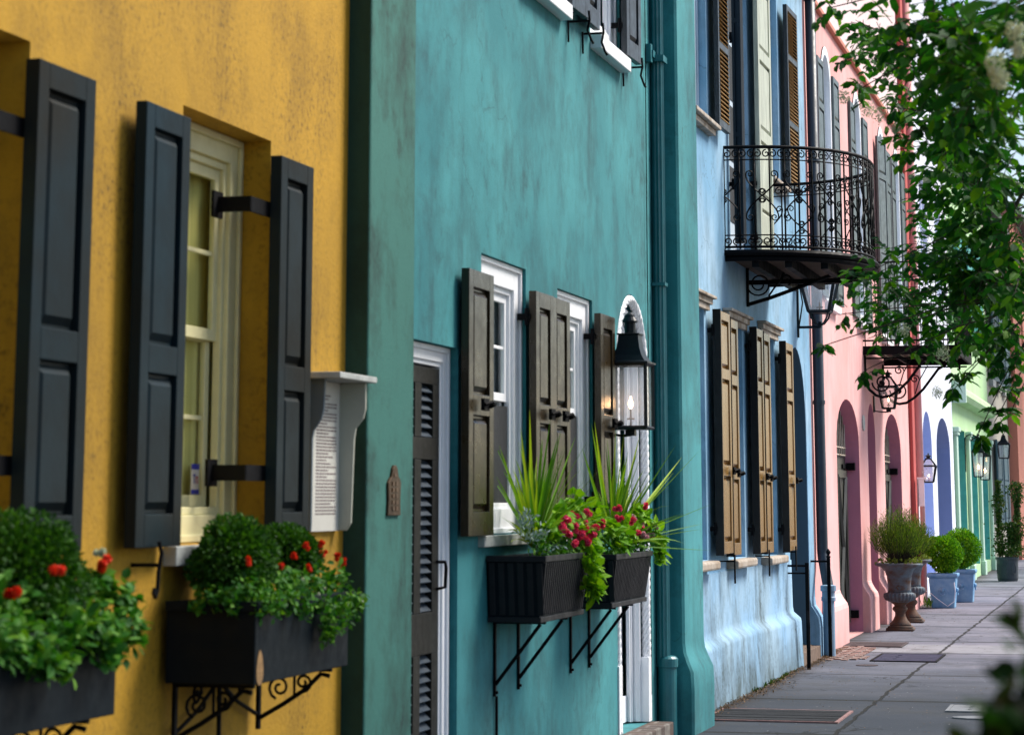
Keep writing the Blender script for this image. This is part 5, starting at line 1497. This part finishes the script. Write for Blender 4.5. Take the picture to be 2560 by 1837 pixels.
for c, r, lb in (((.43, 37.5, .79), .285, 'bright round boxwood in the nearer blue planter'), ((.56, 39.65, .83), .30, 'bright round boxwood in the blue planter behind')):
    t = thing('boxwood', (c[0], c[1], .5), lb, 'shrub', 'round boxwoods in the blue planters')
    m = MB(); leaf_ball(m, c, r, 6500, .040, .026, .6, lump=.24); m.build('foliage', 'pot_leaf', t, recalc=False)
    m = MB(); m.tube([(c[0], c[1], .48), (c[0], c[1], c[2])], .02, 6); m.build('stem', 'twig', t)
m = MB(); m.tube([(.60, 37.30, .10), (.50, 37.28, .03), (.35, 37.26, .14), (.26, 37.25, .22)][::-1] + [(.62, 37.29, .25), (.61, 37.28, .38)], .006, 6)
o = m.build('hose', 'white', smooth=True, label='thin white hose curling over the nearer blue planter', cat='hose')
t = thing('weed_tuft', (.22, 37.6, 0), 'tuft of green grass against the pink wall by the blue planter', 'grass tuft')
m = MB()
for _ in range(60): leaf_card(m, Vector((.20 + random.uniform(-.06, .06), 37.3 + random.uniform(-.2, .2), 0)), Vector((random.uniform(-.4, .4), random.uniform(-.4, .4), 1)), rv(), random.uniform(.1, .28), .012, 0)
m.build('foliage', 'spike_leaf', t, recalc=False)
t = thing('round_planter', (.75, 49.9, 0), 'dark slate round planter at the far end of the row', 'planter')
m = MB(); m.lathe([(.19, 0), (.205, .06), (.215, .42), (.235, .425), (.235, .47), (.21, .472), (.205, .44), (0, .43)], (.75, 49.9, 0), 28); m.build('body', 'pot_dark', t, smooth=False)
m = MB()
for a_ in (3.6, 4.5, 5.4): m.tube([(.75 + .214 * cos(a_ + .22 * cos(q_ * pi / 8)), 49.9 + .214 * sin(a_ + .22 * cos(q_ * pi / 8)), .24 + .10 * sin(q_ * pi / 8)) for q_ in range(17)], .006, 4)
m.build('relief', 'pot_dark', t)
t = thing('climbing_shrub', (.75, 49.9, .44), 'tall two stemmed climbing shrub rising from the dark round planter', 'shrub')
m = MB()
for (x, z0, z1, w_, n) in ((.62, .5, 1.98, .13, 1500), (.98, .6, 1.95, .16, 1500), (.85, .5, 1.15, .30, 1500)):
    for _ in range(n):
        z = random.uniform(z0, z1)
        ww = w_ * (.65 + .45 * sin(z * 9 + x * 11)) 
        p = Vector((x + random.gauss(0, .5) * ww, 49.9 + random.gauss(0, .5) * ww, z))
        leaf_card(m, p, rv() + Vector((0, 0, -.6)), rv(), .055, .032, 1)
m.build('foliage', 'ficus_leaf', t, recalc=False)
m = MB()
for x in (.62, .98, .8): m.tube([(.75, 49.9, .43), (x, 49.9, .9), (x + .02, 49.88, 1.4), (x, 49.9, 1.85)], .008, 5)
m.build('stem', 'bark', t)

# ------------------------------------------------------------------ covers set in the sidewalk
def cover(name, label, x0, x1, y0, y1, mat, slats=0, frame='iron', cat='cover'):
    t = thing(name, ((x0 + x1) / 2, (y0 + y1) / 2, 0), label, cat)
    m = MB(); ring_w = .025
    m.box(x0, x1, y0, y0 + ring_w, .001, .012); m.box(x0, x1, y1 - ring_w, y1, .001, .012); m.box(x0, x0 + ring_w, y0 + ring_w, y1 - ring_w, .001, .012); m.box(x1 - ring_w, x1, y0 + ring_w, y1 - ring_w, .001, .012)
    m.build('frame', frame, t)
    m = MB()
    if slats:
        m2 = MB(); m2.box(x0 + ring_w, x1 - ring_w, y0 + ring_w, y1 - ring_w, .001, .004); m2.build('pit', 'dark', t)
        L_ = (y1 - y0 - 2 * ring_w)
        for i in range(slats):
            a_ = y0 + ring_w + L_ * i / slats; m.box(x0 + ring_w, x1 - ring_w, a_ + L_ / slats * .06, a_ + L_ / slats * .86, .005, .013 + random.uniform(0, .002))
    else:
        m.box(x0 + ring_w + .003, x1 - ring_w - .003, y0 + ring_w + .003, y1 - ring_w - .003, .001, .010)
        for i in range(3): m.box(x0 + .3 * (x1 - x0), x0 + .36 * (x1 - x0), y0 + (i + 1) * (y1 - y0) / 4, y0 + (i + 1) * (y1 - y0) / 4 + .02, .0101, .014)
    m.build('slats' if slats else 'plate', mat, t)
    return t
M['old_wood'] = paint('weathered_grey_boards', (0.040, 0.042, 0.046), 0.95, 0.5, 0.5, ms=(.6, 6, 1), spec=0.1)
M['slate_plate'] = paint('slate_purple_plate', (0.045, 0.045, 0.085), 0.9, 0.4, 0.5, spec=0.15)
M['drain'] = paint('brown_black_grating', (0.06, 0.04, 0.045), 0.8, 0.4, 0.5)
M['conc_lid'] = paint('pale_concrete_lid', (0.19, 0.20, 0.22), 0.8, 0.3, 0.5)
M['rust_edge'] = paint('reddish_edging', (0.30, 0.16, 0.15), 0.8, 0.4, 0.4)
cover('cellar_hatch', 'slatted grey board hatch in the sidewalk beside the teal pilaster', .13, 1.14, 18.05, 19.05, 'old_wood', 9, 'rust_edge', 'hatch')
cover('utility_cover', 'slate purple rectangular cover plate beside the brick patch', .64, 1.31, 24.95, 26.15, 'slate_plate')
cover('drain_grate', 'long brown black drain grating by the pink wall', .08, .74, 27.35, 28.2, 'drain', 7, 'drain', 'grate')
cover('meter_cover', 'pale concrete meter lid in the dark foreground slab', 1.82, 2.36, 19.22, 19.82, 'conc_lid', 0, 'conc_lid')
t = thing('water_lid', (2.15, 18.7, 0), 'small worn oval lid near the bottom right corner of the sidewalk', 'cover')
m = MB(); m.lathe([(.24, .001), (.24, .010), (.20, .014), (.001, .014)], (0, 0, 0), 28); m.xf(lambda x, y, z: (2.15 + x, 18.72 + y * .45, z)); m.build('lid', 'conc_lid', t)
m = MB(); m.lathe([(.11, .001), (.11, .006), (.001, .006)], (.68, 24.35, 0), 20); m.build('valve_cap', 'drain', label='small round dark valve cap before the purple cover plate', cat='cover')
m = MB()
for _ in range(2600):
    y = random.uniform(17.9, 26.8); x = .105 + abs(random.gauss(0, .05)) + (.12 * random.random() if 20.2 < y < 21.8 and random.random() < .5 else 0)
    if 23.9 < y < 25.4: x += .03
    leaf_card(m, Vector((x, y, .008 + random.random() * .012)), Vector((random.uniform(-1, 1), random.uniform(-1, 1), random.uniform(-.1, .3))), Vector((0, 0, 1)), random.uniform(.012, .035), .012, 0)
for _ in range(520):
    leaf_card(m, Vector((.2 + 2.8 * random.random() ** 1.5, random.uniform(16.5, 36), .006)), Vector((random.uniform(-1, 1), random.uniform(-1, 1), .1)), Vector((0, 0, 1)), .02, .012, 0)
m.build('leaf_litter', 'dead_leaf', recalc=False, kind='stuff')

for lb, y0, y1, x0 in (('small weeds at the foot of the weathered blue wall', 20.6, 23.4, .12), ('small weeds by the teal pilaster foot and hatch', 17.85, 18.0, .16)):
    t = thing('weed_tuft', (x0, (y0 + y1) / 2, 0), lb, 'weeds')
    m = MB()
    for _ in range(26 if y1 - y0 > 1 else 8):
        c = Vector((x0 + random.uniform(-.01, .03), random.uniform(y0, y1), .004))
        for _2 in range(7): leaf_card(m, c, Vector((random.uniform(-.3, .8), random.uniform(-.8, .8), 1)), rv(), random.uniform(.02, .06), .010, 0)
    m.build('foliage', 'ficus_leaf', t, recalc=False)
# ------------------------------------------------------------------ crepe myrtle over the sidewalk
t = thing('crepe_myrtle_tree', (4.35, 12.6, 0), 'leafy crepe myrtle with white flower heads hanging over the upper right of the view', 'tree')
BL = [(1.945, 12, 4.064, 0.082), (2.013, 13, 4.146, 0.152), (1.952, 12.5, 3.884, 0.08), (1.995, 12.5, 3.713, 0.09), (2.106, 13, 3.941, 0.152), (2.473, 11, 3.742, 0.235), (2.793, 9, 3.31, 0.21), (3.028, 7, 2.951, 0.123), (2.31, 13, 3.832, 0.202), (2.668, 11, 3.438, 0.235), (2.935, 9, 3.097, 0.158), (2.421, 13, 3.53, 0.228), (2.711, 12, 3.373, 0.234), (2.241, 14, 3.471, 0.136), (2.446, 14, 3.411, 0.245), (2.722, 13, 3.275, 0.152), (2.172, 13, 3.688, 0.114), (2.266, 15, 3.319, 0.204), (2.565, 14, 3.146, 0.218), (2.759, 13, 2.983, 0.127), (1.966, 14, 2.939, 0.136), (1.807, 14, 2.851, 0.07), (1.724, 14, 2.657, 0.06), (1.602, 14, 2.476, 0.045), (1.835, 15, 2.812, 0.16), (2.093, 15, 3.1, 0.175), (2.084, 15, 2.821, 0.234), (2.377, 14, 2.89, 0.218), (2.579, 14, 2.834, 0.218), (2.748, 13, 2.696, 0.127), (1.787, 15, 2.59, 0.088), (1.754, 15, 2.396, 0.06), (1.969, 15, 2.656, 0.131), (2.215, 15, 2.597, 0.16), (2.435, 15, 2.648, 0.19), (2.669, 14, 2.524, 0.12), (2.661, 14, 2.32, 0.085), (2.555, 15, 2.236, 0.065), (2.316, 15, 2.348, 0.085), (2.258, 15, 2.253, 0.05), (2.591, 15, 2.1, 0.07), (2.509, 15, 2.073, 0.055), (2.398, 15, 1.979, 0.045), (2.133, 13.5, 3.537, 0.07)]
fo = MB(); tw = MB()
def twig(p, d, L_, ls):
    d = d.normalized(); k = max(4, int(L_ / (ls * .45)))
    pts = [p]; q = p; dd = d
    for i in range(k):
        q = q + dd * (L_ / k); dd = (dd + Vector((0, 0, -.12)) + rv() * .12).normalized(); pts.append(q)
    tw.tube(pts[::2] if len(pts) > 6 else pts, .0022, 3, cap=False)
    for i, q in enumerate(pts[1:]):
        side = dd.cross(Vector((0, 0, 1))).normalized() * (1 if i % 2 else -1)
        for sg in (1, -1) if random.random() < .5 else (1,):
            leaf_card(fo, q, side * sg + dd * .6 + Vector((0, 0, -.35)) + rv() * .35, Vector((0, 0, 1)) + rv() * .7, ls * random.uniform(.45, 1.2), ls * random.uniform(.38, .62), 1)
for x, y, z, r in BL:
    area = (r / .05) ** 2
    big = x > 2.35; n = int(2 + area * (1.95 if big else 1.3))
    for _ in range(n):
        v = rv() * r * random.random() ** .5
        p = Vector((x + v.x * .8 - .0457 * v.y * 2, y + v.y * 2.0, z + v.z * .8))
        twig(p, rv() + Vector((-.2, 0, -.15)), min(.20, r * 1.1), .088 if big else .078)
# rest of the crown, above and outside the picture
for _ in range(1300):
    a_ = rv(); c = random.choice([(4.2, 12.5, 5.4), (3.4, 9.5, 5.2), (4.6, 8, 5.8), (3.2, 13.5, 5.2), (4.8, 15, 5.6), (4.0, 6.5, 5.6), (3.6, 17, 5.2)])
    p = Vector((c[0] + a_.x * 1.5, c[1] + a_.y * 2.0, c[2] + a_.z * 1.0))
    if p.x < 3.3 - .0457 * p.y + .25 and p.z < 4.4 + (p.y - 11) * .12: continue
    twig(p, rv(), .35, .075)
crown = fo.build('crown', 'tree_leaf', t, recalc=False)
br = MB()
br.tube([(4.35, 12.6, 0), (4.30, 12.55, 1.2), (4.2, 12.4, 2.3)], [.10, .085, .075], 10)
br.tube([(4.2, 12.4, 2.2), (3.9, 11.4, 3.3), (3.5, 10.2, 4.2), (3.2, 9.0, 4.8)], [.06, .045, .03, .015], 8)
br.tube([(4.2, 12.4, 2.2), (4.3, 13.2, 3.6), (4.2, 13.5, 5.0)], [.06, .045, .02], 8)
br.tube([(4.2, 12.4, 2.2), (3.7, 13.2, 3.2), (3.1, 13.8, 3.55), (2.75, 14.0, 3.4)], [.05, .032, .018, .012], 8)
br.tube([(4.2, 12.4, 2.2), (4.8, 11.0, 3.8), (5.0, 9.5, 5.2)], [.06, .04, .02], 8)
hubs = [Vector((3.1, 13.8, 3.55)), Vector((2.95, 14, 3.2)), Vector((3.1, 11.5, 4.0)), Vector((2.95, 14.2, 2.75))]
br.tube([(3.7, 13.2, 3.2), (3.2, 13.9, 2.9), (2.95, 14.2, 2.75)], [.03, .018, .012], 7)
br.tube([(2.95, 14.2, 2.75), (2.80, 14.3, 3.0), (2.62, 14.2, 2.9), (2.42, 14.3, 2.62), (2.3, 14.4, 2.5)], [.012, .010, .008, .006, .004], 6)
br.tube([(3.1, 13.8, 3.55), (2.78, 13.9, 3.34), (2.60, 14.0, 3.05), (2.42, 14.1, 2.78), (2.38, 14.2, 2.6)], [.014, .012, .010, .007, .004], 6)
for x, y, z, r in BL:
    h = min(hubs, key=lambda q: (q - Vector((x, y, z))).length); p = Vector((x, y, z))
    mid = h.lerp(p, .5) + Vector((0, 0, .05)) + rv() * .04
    br.tube([h, mid, p, p + (p - mid).normalized() * r * .6], [.006, .0045, .003, .0015], 5)
br.build('trunk', 'bark', t, smooth=True); tw.build('twigs', 'twig', t)
for x, y, z, r in [(1.923, 12.5, 3.68, 0.036), (2.04, 12.5, 3.615, 0.043), (2.049, 13, 3.656, 0.046), (2.144, 13, 3.578, 0.03), (2.998, 6.6, 2.775, 0.034), (3.009, 6.6, 2.731, 0.028), (3.056, 6.6, 2.861, 0.028), (3.06, 6.6, 2.81, 0.02), (2.238, 14.6, 2.458, 0.045), (2.197, 14.6, 2.226, 0.035), (2.009, 14.6, 2.6, 0.041)]:
    m = MB()
    for _ in range(110):
        v = rv() * r * random.random() ** .4; blob(m, Vector((x + v.x, y + v.y, z + v.z * 1.2)), .0055, 4)
    for _ in range(14):
        v = rv() * r; m.tube([(x, y, z), (x + v.x, y + v.y, z + v.z)], .0008, 3, cap=False)
    m.build('flower', 'white_petal', t, recalc=False)

# ------------------------------------------------------------------ dark shrub close to the camera, far trees
t = thing('shrub', (3.38, 2.7, 0), 'dark out of focus shrub at the bottom right corner', 'shrub')
m = MB(); leaf_ball(m, (3.33, 2.7, 1.14), .28, 4200, .05, .03, .8, flat=(.9, 1.3, 1.0), lump=.2, kind=1); leaf_ball(m, (3.5, 2.8, .7), .4, 1400, .05, .03, .6, kind=1)
for v in ((-.23, 0, .30), (-.24, -.1, .22), (-.2, .1, .34), (-.27, 0, .1)):
    leaf_ball(m, (3.42 + v[0] * .9, 2.7 + v[1], 1.18 + v[2] * .8), .05, 26, .045, .022, .9, kind=1)
m.build('foliage', 'hedge_leaf', t, recalc=False)
m = MB(); m.tube([(3.42, 2.7, 0), (3.42, 2.7, .6), (3.4, 2.72, 1.2)], [.03, .02, .01], 8); m.build('trunk', 'bark', t)
for i, (x, y, z, r, lb) in enumerate(((2.2, 62, 9.0, 2.4, 'bright green far tree beyond the salmon wall, the lower crown'), (3.2, 74, 12.0, 3.2, 'taller far tree at the right edge behind the crepe myrtle'))):
    t = thing('street_tree', (x + 1.8, y, 0), lb, 'tree', 'far street trees')
    m = MB()
    for _ in range(14):
        v = rv() * r * .75; leaf_ball(m, (x + 1.8 + v.x, y + v.y, z + v.z * .8), r * .42, 420, .20, .12, .7, kind=0)
    m.build('crown', 'far_leaf', t, recalc=False)
    m = MB(); m.tube([(x + 1.8, y, -.1), (x + 1.9, y, z * .5), (x + 1.8, y, z)], [.25, .18, .08], 8); m.build('trunk', 'bark', t)
